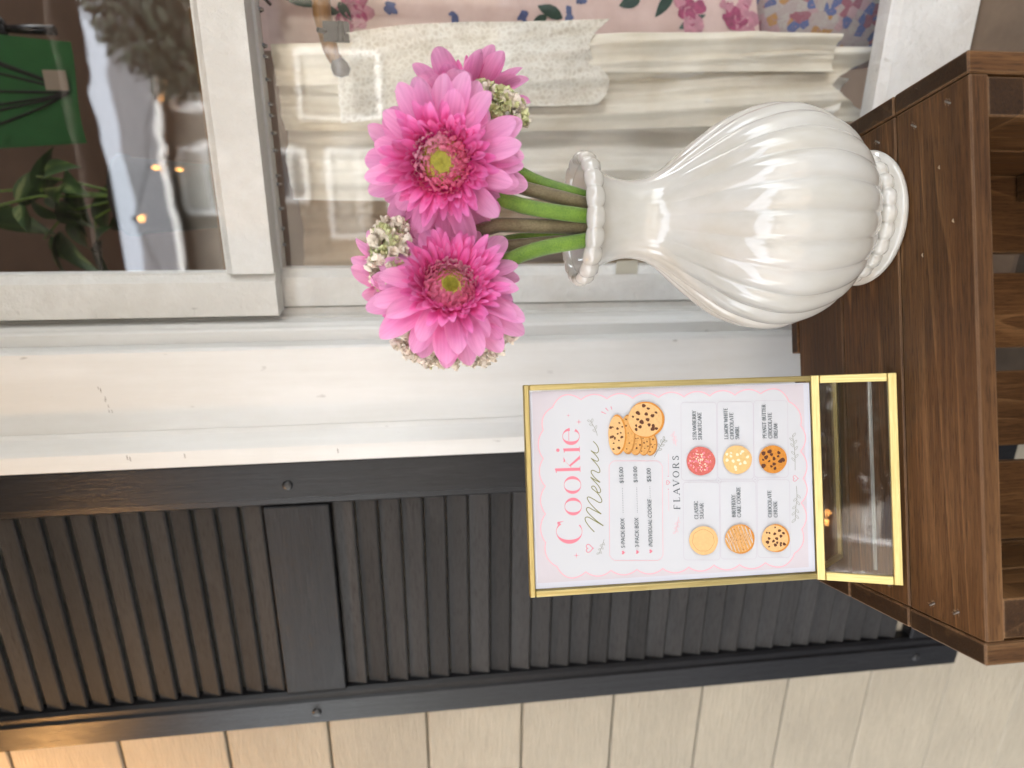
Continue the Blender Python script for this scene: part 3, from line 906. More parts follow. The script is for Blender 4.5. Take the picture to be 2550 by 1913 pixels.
M_BULB = plain('warm_bulb', (1, 0.6, 0.25), 0.3, emit=(1.0, 0.42, 0.10), es=4)
M_BULB2 = plain('warm_lantern_bulb', (1, 0.6, 0.25), 0.3, emit=(1.0, 0.50, 0.16), es=42)
def lights():
    e = thing('string_lights', 'string of warm glowing bulbs under the eave across the street, mirrored as orange dots', 'string lights', WM(0.0, -11.5, 4.9))
    bulbs = ((1.29, -0.14), (1.12, -0.14), (0.09, 0.12), (0.09, -0.27), (-0.95, 0.55), (2.6, 0.1), (-2.2, 0.1))
    m = MB(); m.tube([(-4.4, 0, 0.85), (-3.3, 0, 0.5), (-2.2, 0, 0.22), (-0.95, 0, 0.68), (0.09, 0, 0.24), (0.6, 0, 0.2), (1.2, 0, 0.0), (2.6, 0, 0.22), (4.4, 0, 0.85)], 0.012, 6); m.obj('cable', M_BLACK, e)
    for x, zz in bulbs:
        m = MB(); m.lathe([(0.02, 0), (0.03, -0.03), (0.036, -0.06), (0.028, -0.09), (0.003, -0.105)], 14)
        m.obj('bulb', M_BULB, e, (x, 0, zz+0.05))
        m = MB(); m.lathe([(0.028, 0), (0.028, -0.10)], 12); m.obj('socket', M_BLACK, e, (x, 0, zz+0.14))
    l = thing('wall_lantern', 'lit black wall lantern left of the shutter, its warm glow on the shutter edge', 'lantern', WM(-0.93, 0.02, 1.10))
    board('back_plate', (0.16, 0.07, 0.012), (0, 0, 0.05), M_BLACK, l, 'zx', 0.003)
    m = MB(); m.tube([(0, 0, 0.09), (0, -0.10, 0.17), (0, -0.25, 0.17), (0, -0.30, 0.13)], 0.008, 8); m.obj('arm', M_BLACK, l)
    m = MB(); m.lathe([(0.008, 0.10), (0.012, 0.09), (0.085, 0.055), (0.088, 0.052), (0.012, 0.08)], 24, cap=False); m.obj('shade', M_BLACK, l, (0, -0.30, 0.03))
    m = MB(); m.lathe([(0.004, 0.03), (0.018, 0.015), (0.026, -0.01), (0.02, -0.03), (0.002, -0.042)], 18); m.obj('bulb', M_BULB2, l, (0, -0.30, 0.045))
lights()

# ------------------------------------------------------------------ crate on its side
CW, CD, CH = 0.457, 0.2475, 0.3175
TE = 0.0168           # thickness of the end slats
def crate(name, label, z):
    e = thing(name, label, 'crate', Matrix.Translation((0, 0, z)), 'dark brown wooden crates in a stack')
    tp = 0.0155
    L = CW-2*TE-0.001
    ys = [(0.0, 0.0763), (0.0779, 0.1555), (0.1573, 0.2330)]
    for (a, b) in ys:
        for zz in (-tp/2, -CH+tp/2):
            board('plank', (L, b-a, tp), (0, (a+b)/2, zz), M_CRATE, e, 'x', 0.0012)
    for (a, b) in ys:
        for s in (-1, 1):
            board('end_slat', (CH+0.0005, b-a, TE), (s*(CW/2-TE/2), (a+b)/2, -CH/2+0.0008), M_CRATE, e, 'zy', 0.0012)
    xs = [(-CW/2+0.002, -0.209), (-0.2065, -0.116), (-0.098, -0.010), (0.015, 0.101), (0.124, 0.214), (0.2165, CW/2-0.002)]
    xs = [(-CW/2+0.002, -0.207), (-0.2055, -0.1155), (-0.0975, -0.0115), (0.0150, 0.1010), (0.1240, 0.2130), (0.2155, CW/2-0.002)]
    for k, (a, b) in enumerate(xs):
        board('back_slat', (CH-0.001+(0.004 if k == 3 else 0), b-a, 0.0125), ((a+b)/2, 0.2400, -CH/2-0.0004), M_CRATE, e, 'zx', 0.0012)
    for s in (-1, 1):
        for zz in (-tp-0.0165, -CH+tp+0.0165):
            board('corner_block', (0.2285, 0.030, 0.031), (s*(CW/2-TE-0.0162), 0.1165, zz), M_CRATE, e, 'y', 0.001)
    return e
cr = crate('wooden_crate', 'dark brown wooden crate lying on its side, carrying the vase and the menu stand', 0.0)
M_RAW = plain('raw_splintered_wood', (0.36, 0.25, 0.15), 0.8, var=0.4, scale=300)
M_STEEL = plain('staple_steel', (0.20, 0.17, 0.14), 0.45, 0.8)
def staples():
    for x, y, a in ((0.1943, 0.0562, 0.9), (0.1984, 0.0208, 0.9), (0.1973, 0.0997, 0.9), (-0.1997, 0.0517, -1.0), (-0.1982, 0.0272, -1.0), (-0.1986, 0.1001, -1.0), (0.198, 0.135, 0.9), (-0.199, 0.137, -0.9), (0.199, 0.18, 0.9), (0.197, 0.21, 0.9)):
        m = MB()
        m.tube([(-0.0032, 0, -0.002), (-0.0028, 0, 0.0002), (0.0028, 0, 0.0002), (0.0032, 0, -0.002)], 0.0008, 6)
        o = m.obj('staple', M_STEEL, cr, (x, y, 0.0001)); o.rotation_euler[2] = a
        s = MB()
        for q in range(5):
            t = R.uniform(0, 6.28); r = R.uniform(.001, .003)
            s.add([(-0.003+q*.0015, 0.0012, 0.0001), (-0.0022+q*.0015, 0.0014, 0.0001), (-0.003+q*.0015+r*math.cos(t), 0.0012+abs(r*math.sin(t)), 0.0008)], [(0, 1, 2)])
            s.add([(-0.003+q*.0015, -0.0012, 0.0001), (-0.0022+q*.0015, -0.0014, 0.0001), (-0.003+q*.0015+r*math.sin(t), -0.0012-abs(r*math.cos(t)), 0.0008)], [(0, 1, 2)])
        p = s.obj('splinter', M_RAW, cr, (x, y, 0)); p.rotation_euler[2] = a; p['kind'] = 'stuff'
    for x, y in ((0.150, 0.030), (0.105, 0.018), (0.085, 0.05)):
        s = MB(); s.tube([(0, 0, 0.0006), (0.0015, 0.0008, 0.0008), (0.003, 0.0, 0.0007)], [0.0003, 0.0007, 0.0003], 5)
        p = s.obj('splinter', M_RAW, cr, (x, y, 0)); p['kind'] = 'stuff'
c2 = copy_tree(cr)
staples()
c2.location.z = -CH-0.0022
c2['label'] = 'dark brown wooden crate directly underneath the one with the vase, mostly below the picture'
c3 = copy_tree(c2)
c3.location.z = -2*(CH+0.0022)
c3['label'] = 'lowest dark brown wooden crate, standing on the pavement below the picture'

# ------------------------------------------------------------------ vase
VX0, VY0 = 0.1338, 0.1225
def vase():
    e = thing('ribbed_vase', 'glossy cream ribbed ceramic vase with beaded rim and foot, holding the pink flowers', 'vase', Matrix.Translation((VX0, VY0, 0)))
    zn = [.0125, .017, .0205, .025, .031, .045, .060, .075, .090, .105, .120, .140, .160, .180, .195, .210, .228, .246, .258, .266]
    rn = [.0470, .0485, .0525, .0600, .0685, .0818, .0905, .0960, .0990, .0985, .0948, .0864, .0726, .0566, .0442, .0360, .0336, .0378, .0445, .0495]
    def cr_(z):       # smooth interpolation
        for i in range(len(zn)-1):
            if z <= zn[i+1] or i == len(zn)-2:
                p0, p1, p2, p3 = rn[max(i-1, 0)], rn[i], rn[i+1], rn[min(i+2, len(rn)-1)]
                h = zn[i+1]-zn[i]
                m1 = (p2-p0)/(zn[i+1]-zn[max(i-1, 0)])*h
                m2 = (p3-p1)/(zn[min(i+2, len(rn)-1)]-zn[i])*h
                t = (z-zn[i])/h
                return (2*t**3-3*t*t+1)*p1+(t**3-2*t*t+t)*m1+(-2*t**3+3*t*t)*p2+(t**3-t*t)*m2
    NR, nz = 24, 100
    def amp(z):
        up = max(0.0, min(1.0, (0.214-z)/0.06)); lo = max(0.0, min(1.0, (z-0.012)/0.02))
        return 0.047*(up*up*(3-2*up))*lo
    m = MB()
    def f(a, b):
        z = zn[0]+(zn[-1]-zn[0])*b
        th = 2*PI*a
        k = 1-amp(z)*(1-abs(math.cos(NR/2*th+0.35))**0.66)
        r = cr_(z)*k
        return (r*math.cos(th), r*math.sin(th), z)
    m.grid(f, 384, nz, True, True)
    ins = [(.0495, .266), (.0475, .2695), (.0445, .2675), (.040, .258), (.034, .246), (.0300, .228), (.032, .205), (.045, .180), (.001, .150)]
    m.lathe(ins, 64, cap=False)
    m.obj('body', M_GLAZE, e)
    def beadring(name, Rr, z, r0, r1, n, ph, zs=1.0, sq=-0.35):
        mb = MB(); seg, sec = n*14, 14
        def g(a, b):
            th = 2*PI*a; k = abs(math.sin(n/2*th+ph))**0.55
            q = 2*PI*b; rr = r0+r1*k*(0.5+0.5*math.cos(q-sq))
            R2 = Rr+rr*math.cos(q)
            return (R2*math.cos(th), R2*math.sin(th), z+zs*rr*math.sin(q))
        mb.grid(g, seg, sec, True, True)
        return mb
    beadring('rim', .0505, .2675, .0044, .0030, 20, 0.4, 1.35).obj('rim', M_GLAZE, e)
    ft = beadring('foot', .0525, .0138, .0036, .0042, 24, 0.3, 1.15, 0.5)
    ft.lathe([(.001, .0006), (.0575, .0006), (.0600, .0016), (.0608, .0040), (.0600, .0065), (.0570, .0085), (.0540, .0105), (.0500, .013)], 96, cap=False)
    ft.obj('foot', M_GLAZE, e)
    return e
vase()

# ------------------------------------------------------------------ gerberas
def petal(L, Wd, bend, cup, tipw=0.5, nx=12, ny=5, ruffle=0.0, seed=0):
    """One petal along +x: bend>0 curls the tip down, cup lifts the sides."""
    m = MB(); rr = random.Random(seed); ph = rr.uniform(0, 6)
    def f(a, b):
        t = 1-(1-b)**1.7; y = (a-0.5)*2
        base = 0.40+0.60*math.sin(PI*0.5*min(1.0, t/0.65))
        tip = 1.0 if t < 0.66 else max(0.0, 1-((t-0.66)/0.342)**2.3)**0.62
        wv = Wd*base*(tip*(1-tipw*0.25*t)+0.02)
        x = L*t; ang = bend*t
        X = L*(math.sin(ang)/bend if abs(bend) > 1e-3 else t)
        Z = -L*((1-math.cos(ang))/bend if abs(bend) > 1e-3 else 0)
        Z += cup*wv*(y*y) - 0.02*Wd*math.cos(3*PI*y)*(1-t) + ruffle*Wd*math.sin(5*t+ph)*y
        return (X, y*wv/2, Z)
    m.grid(f, ny, nx)
    return m

def flower_kit(tag_, S):
    k = {}
    k['ray'] = [petal(0.050*S*l, 0.0205*S*wd, bn, cu, ruffle=0.06, seed=i).mesh('petal', M_PETAL) for i, (l, wd, bn, cu) in enumerate(((1.0, 1.0, 0.45, 0.10), (1.08, 0.92, 0.25, 0.16), (0.95, 1.05, 0.6, 0.06), (1.03, 0.96, 0.1, 0.2)))]
    k['mid'] = [petal(0.030*S*l, 0.0084*S, bn, 0.28, tipw=1.2, nx=7, ny=3, seed=i).mesh('floret', M_FLORET) for i, (l, bn) in enumerate(((1.0, -0.35), (0.9, -0.55), (1.1, -0.2)))]
    return k
def gerbera(label, pos, nrm, S, stem_pts, seed, kit, spread=0.0, eye=1.0):
    """Flower head at pos facing nrm; stem_pts run from the vase up to the head."""
    rr = random.Random(seed)
    q = Vector(nrm).normalized().to_track_quat('Z', 'Y')
    M = Matrix.Translation(pos) @ q.to_matrix().to_4x4() @ Matrix.Rotation(rr.uniform(0, 6), 4, 'Z')
    e = thing('gerbera_daisy', label, 'flower', M, 'pink gerberas in the vase')
    def put(name, me, phi, elev, r0, z0, rollv=0.0, sc=1.0):
        o = bpy.data.objects.new(name, me); link(o, e)
        o.matrix_local = (Matrix.Rotation(phi, 4, 'Z') @ Matrix.Translation((r0, 0, z0)) @ Matrix.Rotation(-elev, 4, 'Y')
                          @ Matrix.Rotation(rollv, 4, 'X') @ Matrix.Scale(sc, 4))
    for row, (n, el, r0, z0, sc) in enumerate(((16, rad(-5), 0.010, -0.0035, 1.04), (15, rad(4), 0.010, -0.001, 1.0), (12, rad(13), 0.010, 0.0015, 0.88))):
        for i in range(n):
            phi = 2*PI*(i+0.5*(row % 2))/n + rr.uniform(-0.10, 0.10)
            put('petal', kit['ray'][rr.randrange(4)], phi, el+rad(rr.uniform(-9, 9))+spread, r0*S, z0*S, rr.uniform(-0.35, 0.35), sc*rr.uniform(0.92, 1.06))
    for row, (n, el, r0, z0, sc) in enumerate(((30, rad(21), 0.0135, 0.0015, 1.06), (30, rad(34), 0.0160, 0.0015, 0.98), (30, rad(46), 0.0185, 0.001, 0.86), (30, rad(58), 0.0205, 0.0005, 0.74), (28, rad(68), 0.0215, 0.000, 0.56))):
        for i in range(n):
            phi = 2*PI*(i+0.37*row)/n + rr.uniform(-0.09, 0.09)
            put('floret', kit['mid'][rr.randrange(3)], phi, el+rad(rr.uniform(-9, 9)), r0*S, z0*S, rr.uniform(-0.4, 0.4), sc*rr.uniform(0.85, 1.15))
    tb = MB()
    for row, (n, r0, L, el) in enumerate(((46, 0.0205, 0.0120, 68), (44, 0.0186, 0.0112, 74), (40, 0.0167, 0.0102, 78), (36, 0.0148, 0.0092, 84), (32, 0.0130, 0.0082, 90), (28, 0.0114, 0.0070, 98))):
        for i in range(n):
            phi = 2*PI*(i+0.5*row)/n+rr.uniform(-.08, .08)
            p = petal(L*S*rr.uniform(.85, 1.15), 0.0038*S, -0.9+rr.uniform(-.4, .4), 0.5, nx=5, ny=3)
            Mx = Matrix.Rotation(phi, 4, 'Z') @ Matrix.Translation((r0*S, 0, 0.003*S)) @ Matrix.Rotation(-rad(el+rr.uniform(-8, 8)), 4, 'Y')
            tb.add(p.v, p.f, True, Mx)
    o = tb.obj('disc_florets', M_TUBE, e); o['kind'] = 'stuff'
    ey = MB()
    ey.lathe([(0.0200*S, 0.001*S), (0.018*S, 0.003*S), (0.0110*S, 0.0070*S), (0.0050*S, 0.0078*S), (0.0003, 0.0072*S)], 28, cap=False)
    for i in range(150):
        r = 0.0088*eye*S*math.sqrt(i/150); phi = i*2.39996
        ey.add([(r*math.cos(phi)+0.0006*S*math.cos(a), r*math.sin(phi)+0.0006*S*math.sin(a), 0.0070*S) for a in (0, 1.57, 3.14, 4.71)] + [(r*1.12*math.cos(phi), r*1.12*math.sin(phi), (0.0112-0.1*r/S)*S)], [(0, 1, 4), (1, 2, 4), (2, 3, 4), (3, 0, 4)])
    o = ey.obj('eye', M_EYE, e); o['kind'] = 'stuff'
    cx = MB(); cx.lathe([(0.004*S, -0.014*S), (0.010*S, -0.009*S), (0.013*S, -0.003*S), (0.011*S, 0.001*S)], 20)
    cx.obj('calyx', M_STEMG, e)
    inv = M.inverted()
    pts = [Vector(p) for p in stem_pts] + [M @ Vector((0, 0, -0.012*S))]
    # smooth the stem through its points
    sm = []
    for i in range(len(pts)-1):
        p0, p1, p2, p3 = pts[max(i-1, 0)], pts[i], pts[i+1], pts[min(i+2, len(pts)-1)]
        for t in (0, .2, .4, .6, .8):
            sm.append(0.5*((2*p1)+(p2-p0)*t+(2*p0-5*p1+4*p2-p3)*t*t+(3*p1-p0-3*p2+p3)*t**3))
    sm.append(pts[-1])
    s = MB(); s.tube([tuple(inv @ p) for p in sm], [0.0062]*(len(sm)-3)+[0.0058, 0.0052, 0.0046], 14)
    s.obj('stem', M_STEMG, e)
    return e
K1 = flower_kit('a', 1.0)
BASE = Vector((VX0, VY0, 0.155))
def rise(x1, z1, x2, z2, y1=0.092, y2=0.088):
    """Stem points: down in the belly, at the neck, at the rim, above it."""
    return [(VX0+(x1-VX0)*0.30, 0.121, 0.150), (VX0+(x1-VX0)*0.55, 0.113, 0.226), (x1, y1, z1), (x2, y2, z2)]
gerbera('large pink gerbera facing the camera, upper right bloom of the front pair, leaning left', (0.1605, 0.056, 0.388), (-0.38, -1.0, 0.16), 1.03,
        rise(0.128, 0.274, 0.138, 0.337, 0.086, 0.080), 1, K1)
gerbera('pink gerbera nearest the menu stand, lower left bloom of the front pair, facing down right', (0.067, 0.064, 0.386), (0.30, -1.0, -0.10), 0.94,
        rise(0.108, 0.274, 0.096, 0.327, 0.088, 0.084), 2, K1, 0.0, 0.72)
gerbera('pink gerbera turned away at the back right, seen from the side against the lace', (0.222, 0.116, 0.368), (0.95, 0.22, 0.30), 0.98,
        rise(0.148, 0.275, 0.168, 0.323, 0.098, 0.104), 3, K1, rad(20))
gerbera('pink gerbera facing upwards behind the front pair, only its petal tips showing', (0.080, 0.118, 0.412), (-0.35, 0.60, 0.70), 0.94,
        rise(0.122, 0.276, 0.112, 0.345, 0.120, 0.124), 4, K1, rad(14))

def filler(label, ctr, nrm, rx, seed, stem_pts, lime=0.3, n=70, smat=None):
    rr = random.Random(seed)
    e = thing('filler_flower', label, 'flower', Matrix.Translation(ctr), 'cream filler flowers between the gerberas')
    nv = Vector(nrm).normalized()
    mbs = [MB(), MB()]
    for _ in range(n):
        d = Vector((rr.gauss(0, 1), rr.gauss(0, 1), rr.gauss(0, 1))).normalized()
        if d.dot(nv) < -0.35: d = -d
        p = Vector((d.x*rx[0], d.y*rx[1], d.z*rx[2]))*rr.uniform(0.8, 1.05)
        dd = (d+0.5*Vector((rr.uniform(-1, 1), rr.uniform(-1, 1), rr.uniform(-1, 1)))).normalized()
        Mx = Matrix.Translation(p) @ dd.to_track_quat('Z', 'Y').to_matrix().to_4x4()
        mb = mbs[1 if rr.random() < lime else 0]
        k = 5; sz = rr.uniform(0.0055, 0.0085)
        for i in range(k):
            pt = petal(sz, sz*0.95, rr.uniform(-0.9, 0.2), 0.5, nx=5, ny=4, ruffle=0.45, seed=rr.randrange(9999))
            mb.add(pt.v, pt.f, True, Mx @ Matrix.Rotation(2*PI*i/k+rr.uniform(-.2, .2), 4, 'Z') @ Matrix.Rotation(-rad(rr.uniform(25, 65)), 4, 'Y'))
        if rr.random() < 0.4:
            for i in range(3):
                a = rr.uniform(0, 6.28)
                mb.add([tuple(Mx @ Vector(x)) for x in ((0, 0, 0), (0.0005, 0, 0), (0.003*math.cos(a), 0.003*math.sin(a), sz*1.5))], [(0, 1, 2)])
    for i, (mb, mt, nm) in enumerate(((mbs[0], M_CREAMPETAL, 'cream_florets'), (mbs[1], M_GREENPETAL, 'lime_florets'))):
        if mb.v:
            o = mb.obj(nm, mt, e); o['kind'] = 'stuff'
    core = MB(); core.lathe([(0.0005, -0.75), (0.55, -0.5), (0.75, 0), (0.55, 0.5), (0.0005, 0.75)], 14, Matrix.Diagonal((rx[0], rx[1], rx[2], 1)))
    core.obj('core', M_GREENPETAL, e)
    c = Vector(ctr)
    pts = [Vector(p)-c for p in stem_pts] + [Vector((0, 0, 0))]
    s = MB(); s.tube([tuple(p) for p in pts], 0.0060, 12); s.obj('stem', smat or M_STEMB, e)
    return e
filler('lime and cream filler flower between the upper right gerbera and the one turned away', (0.209, 0.092, 0.362), (0.4, -0.6, 0.2), (0.021, 0.020, 0.040), 5,
       rise(0.140, 0.274, 0.153, 0.330), 0.45, 190)
filler('cream filler flower tucked into the notch between the two front gerberas', (0.094, 0.086, 0.428), (-0.1, -0.5, 0.9), (0.028, 0.018, 0.015), 6,
       rise(0.120, 0.274, 0.1212, 0.344), 0.25, 110)
filler('cream filler flower under the lower left gerbera, peeking out beside the menu stand', (0.036, 0.098, 0.382), (-1, -0.4, 0.0), (0.024, 0.026, 0.046), 7,
       rise(0.110, 0.278, 0.105, 0.344, 0.098, 0.096), 0.08, 150)

# ------------------------------------------------------------------ sign stand and menu card
SW, SH = 0.184, 0.2625
SX = -0.1009          # centre
HY, HZ = 0.1168, 0.0610
LEAN = math.atan2(0.0065, 0.2615)
ST = Matrix.Translation((SX, 0.0, 0)) @ Matrix.Rotation(0.004, 4, 'Z')
st = thing('sign_stand', 'gold edged clear acrylic sign stand on the crate, holding the cookie menu', 'sign stand', ST)
def frame_panel(parent, Mx, w_, h_, bw, th, pname, gname):
    """A clear pane edged with gold on both faces; local x across, z down the panel from its top."""
    e = bpy.data.objects.new(pname, None); link(e, parent); e.matrix_local = Mx
    p = MB(); p.box((0, 0, -h_/2), (w_-0.0006, 0.0022, h_-0.0006)); p.obj('clear_pane', M_ACRYL, e)
    for nm, c, d, ax in (('gold_edge', (0, 0, -bw/2), (w_, bw, th), 'xz'), ('gold_edge', (0, 0, -h_+bw/2), (w_, bw, th), 'xz'),
                         ('gold_edge', (-w_/2+bw/2, 0, -h_/2), (h_-2*bw-0.0003, bw, th), 'zx'), ('gold_edge', (w_/2-bw/2, 0, -h_/2), (h_-2*bw-0.0003, bw, th), 'zx')):
        board(nm, d, c, M_GOLD, e, ax, 0.0006)
    return e
MU = Matrix.Translation((0, HY, HZ)) @ Matrix.Rotation(-LEAN, 4, 'X') @ Matrix.Translation((0, 0, SH))
def upper_panel():
    e = bpy.data.objects.new('upper_panel', None); link(e, st); e.matrix_local = MU
    bw = 0.0050
    p = MB(); p.box((0, 0.0030, -SH/2), (SW-0.002, 0.0020, SH-0.001)); p.obj('clear_pane', M_ACRYL, e)
    board('gold_edge', (SW, bw, 0.0075), (0, 0, -bw/2), M_GOLD, e, 'xz', 0.0008)
    for s in (-1, 1):
        board('gold_edge', (SH-bw-0.0003, bw, 0.0075), (s*(SW/2-bw/2), 0, -SH/2-bw/2), M_GOLD, e, 'zx', 0.0008)
    return e
upper_panel()
fl = math.hypot(HY-0.0845, HZ)
fa = math.atan2(HY-0.0845, HZ)
frame_panel(st, Matrix.Translation((0, HY-0.002, HZ+0.0005)) @ Matrix.Rotation(-fa, 4, 'X'), SW+0.0006, fl-0.001, 0.0072, 0.0045, 'front_foot', 'gold_edge')
bl = math.hypot(0.165-HY, HZ)
ba = math.atan2(0.165-HY, HZ)
frame_panel(st, Matrix.Translation((0, HY+0.004, HZ-0.0005)) @ Matrix.Rotation(ba, 4, 'X'), SW-0.003, bl-0.003, 0.0050, 0.0038, 'back_foot', 'gold_edge')
board('clear_web', (SW-0.006, 0.058, 0.002), (0, HY+0.0015, 0.0302), M_ACRYL, st, 'xz', 0.0)
board('gold_strip', (SW-0.006, 0.0022, 0.0022), (0, HY+0.0015, 0.0012), plain('polished_edge', (0.62, 0.60, 0.52), 0.2, 0.6), st, 'x', 0.0)

# ---- the printed card. Artwork is laid out in its own drawing units and mapped on to the card.
def solve_h(src, dst):
    A = []
    for (x, y), (X, Y) in zip(src, dst):
        A.append([x, y, 1, 0, 0, 0, -X*x, -X*y, X]); A.append([0, 0, 0, x, y, 1, -Y*x, -Y*y, Y])
    n = 8
    for i in range(n):
        p = max(range(i, n), key=lambda r: abs(A[r][i])); A[i], A[p] = A[p], A[i]
        for r in range(n):
            if r != i:
                f = A[r][i]/A[i][i]
                for c in range(i, 9): A[r][c] -= f*A[i][c]
    return [A[i][8]/A[i][i] for i in range(n)]
HM = solve_h([(250, 1338), (220, 228), (1722, 178), (1745, 1240)], [(0, 0), (1, 0), (1, 1), (0, 1)])
def art(p):
    x, y = p
    w_ = HM[6]*x+HM[7]*y+1
    return ((HM[0]*x+HM[1]*y+HM[2])/w_-0.5)*SW, -((HM[3]*x+HM[4]*y+HM[5])/w_)*SH
card = thing('menu_card', 'white and pink printed cookie menu card inside the gold edged stand', 'menu', ST @ MU)
_lv = [0.0]
def ink(name, col, rough=0.7, var=0.0, scale=200):
    return plain('ink_'+name, col, rough, spec=0.3, var=var, scale=scale)
I_PAPER = ink('paper', (0.60, 0.595, 0.64))
I_BLUSH = ink('blush', (0.60, 0.545, 0.565), var=0.05, scale=40)
I_PANEL = ink('panel', (0.58, 0.577, 0.588))
I_PINK = ink('pink', (0.72, 0.22, 0.27))
I_PINK2 = ink('soft_pink', (0.78, 0.42, 0.46))
I_LINE = ink('pale_line', (0.53, 0.48, 0.52))
I_OLIVE = ink('olive', (0.21, 0.20, 0.06))
I_GREY = ink('charcoal', (0.085, 0.105, 0.11))
I_SAGE = ink('sage', (0.23, 0.23, 0.17))
I_COOK = ink('cookie', (0.72, 0.37, 0.11), var=0.25, scale=500)
I_COOKL = ink('cookie_light', (0.78, 0.47, 0.20), var=0.18, scale=500)
I_COOKO = ink('cookie_orange', (0.66, 0.26, 0.04), var=0.25, scale=500)
I_COOKD = ink('cookie_edge', (0.52, 0.22, 0.05), var=0.25, scale=500)
I_SUGAR = ink('sugar', (0.76, 0.48, 0.21), var=0.10, scale=400)
I_BERRY = ink('berry', (0.68, 0.16, 0.13), var=0.3, scale=500)
I_LEMON = ink('lemon', (0.74, 0.50, 0.20), var=0.15, scale=400)
I_CHOC = ink('chocolate', (0.13, 0.045, 0.022), var=0.3, scale=400)
I_CREAMC = ink('cream_chip', (0.80, 0.68, 0.48))
class Art(MB):
    """Flat printed shapes, each layer a hair above the last."""
    def up(s):
        _lv[0] += 0.0000028
        return -(0.0004+_lv[0])
    def poly(s, pts, raw=False):
        y = s.up()
        P = [p if raw else art(p) for p in pts]
        cx = sum(p[0] for p in P)/len(P); cz = sum(p[1] for p in P)/len(P)
        n = len(P)
        s.add([(x, y, z) for x, z in P]+[(cx, y, cz)], [(i, (i+1) % n, n) for i in range(n)])
    def disc(s, c, rx, ry=None, ang=0.0, wob=0.0, n=26, seed=0):
        ry = ry or rx
        P = []
        for i in range(n):
            t = 2*PI*i/n; k = 1+wob*math.sin(3*t+seed)+wob*0.6*math.sin(7*t+seed*2)
            a, b = rx*k*math.cos(t), ry*k*math.sin(t)
            P.append((c[0]+a*math.cos(ang)-b*math.sin(ang), c[1]+a*math.sin(ang)+b*math.cos(ang)))
        s.poly(P)
    def stroke(s, pts, w_, closed=False, contrast=None):
        """Ribbon of width w_ (number, or list per point); contrast=(thin, thick): pen-like width."""
        n = len(pts)
        y = s.up(); L = []; Rr = []
        for i, p in enumerate(pts):
            a = pts[(i-1) % n] if closed or i > 0 else p
            b = pts[(i+1) % n] if closed or i < n-1 else p
            dx, dy = b[0]-a[0], b[1]-a[1]; l = math.hypot(dx, dy) or 1
            dx, dy = dx/l, dy/l
            if contrast: wd = contrast[0]+(contrast[1]-contrast[0])*abs(dx)**1.6
            else: wd = w_[i] if isinstance(w_, list) else w_
            L.append(art((p[0]-dy*wd/2, p[1]+dx*wd/2))); Rr.append(art((p[0]+dy*wd/2, p[1]-dx*wd/2)))
        vs = [(x, y, z) for x, z in L]+[(x, y, z) for x, z in Rr]
        fs = [(i, (i+1) % n, n+(i+1) % n, n+i) for i in range(n if closed else n-1)]
        s.add(vs, fs)
    def done(s, name, mat, stuff=True):
        o = s.obj(name, mat, card)
        if stuff: o['kind'] = 'stuff'
        return o
def smooth(pts, k=6, closed=False):
    out = []; n = len(pts)
    for i in range(n if closed else n-1):
        g_ = lambda j: pts[j % n] if closed else pts[max(0, min(n-1, j))]
        p0, p1, p2, p3 = g_(i-1), g_(i), g_(i+1), g_(i+2)
        for q in range(k):
            t = q/k
            out.append(tuple(0.5*(2*b+(c-a)*t+(2*a-5*b+4*c-d)*t*t+(3*b-a-3*c+d)*t**3) for a, b, c, d in zip(p0, p1, p2, p3)))
    if not closed: out.append(pts[-1])
    return out
def arcpts(c, rx, ry, a0, a1, n=24):
    return [(c[0]+rx*math.cos(rad(a0+(a1-a0)*i/n)), c[1]+ry*math.sin(rad(a0+(a1-a0)*i/n))) for i in range(n+1)]

# paper, blush border, scalloped panel
b_ = MB(); b_.box((0, 0.0, -SH/2), (SW-0.0125, 0.0007, SH-0.0058)); b_.obj('paper', I_PAPER, card, (0, 0, -0.0022))
a_ = Art(); a_.poly([(292, 1268), (268, 262), (1688, 222), (1706, 1182)]); a_.done('blush_border', I_BLUSH, False)
cusp = [(375, 345), (525, 305), (660, 300), (795, 297), (930, 293), (1063, 290), (1198, 285), (1330, 280), (1465, 273), (1612, 314),
        (1672, 440), (1670, 575), (1682, 718), (1670, 846), (1672, 985), (1633, 1110),
        (1480, 1160), (1345, 1170), (1212, 1172), (1080, 1183), (945, 1190), (810, 1195), (675, 1200), (543, 1208), (393, 1180),
        (335, 1055), (335, 905), (335, 760), (325, 615), (325, 465)]
def scallop():
    out = []; n = len(cusp); cx, cy = 1000, 735
    for i in range(n):
        a, b = cusp[i], cusp[(i+1) % n]
        l = math.hypot(b[0]-a[0], b[1]-a[1])
        nx, ny = -(b[1]-a[1])/l, (b[0]-a[0])/l
        mx, my = (a[0]+b[0])/2, (a[1]+b[1])/2
        if (mx-cx)*nx+(my-cy)*ny < 0: nx, ny = -nx, -ny
        corner = i in (0, 8, 9, 15, 23, 24) and l > 140
        hgt = 46 if i in (0, 8, 23, 15) else 26
        for q in range(10):
            t = q/10; k = math.sin(PI*t)**0.8*hgt
            out.append((a[0]+(b[0]-a[0])*t+nx*k, a[1]+(b[1]-a[1])*t+ny*k))
    return out
SC = scallop()
a_ = Art(); a_.poly(SC); a_.done('scalloped_panel', I_PANEL, False)
a_ = Art(); a_.stroke(SC, 6, True); a_.done('scalloped_outline', I_PINK2, False)

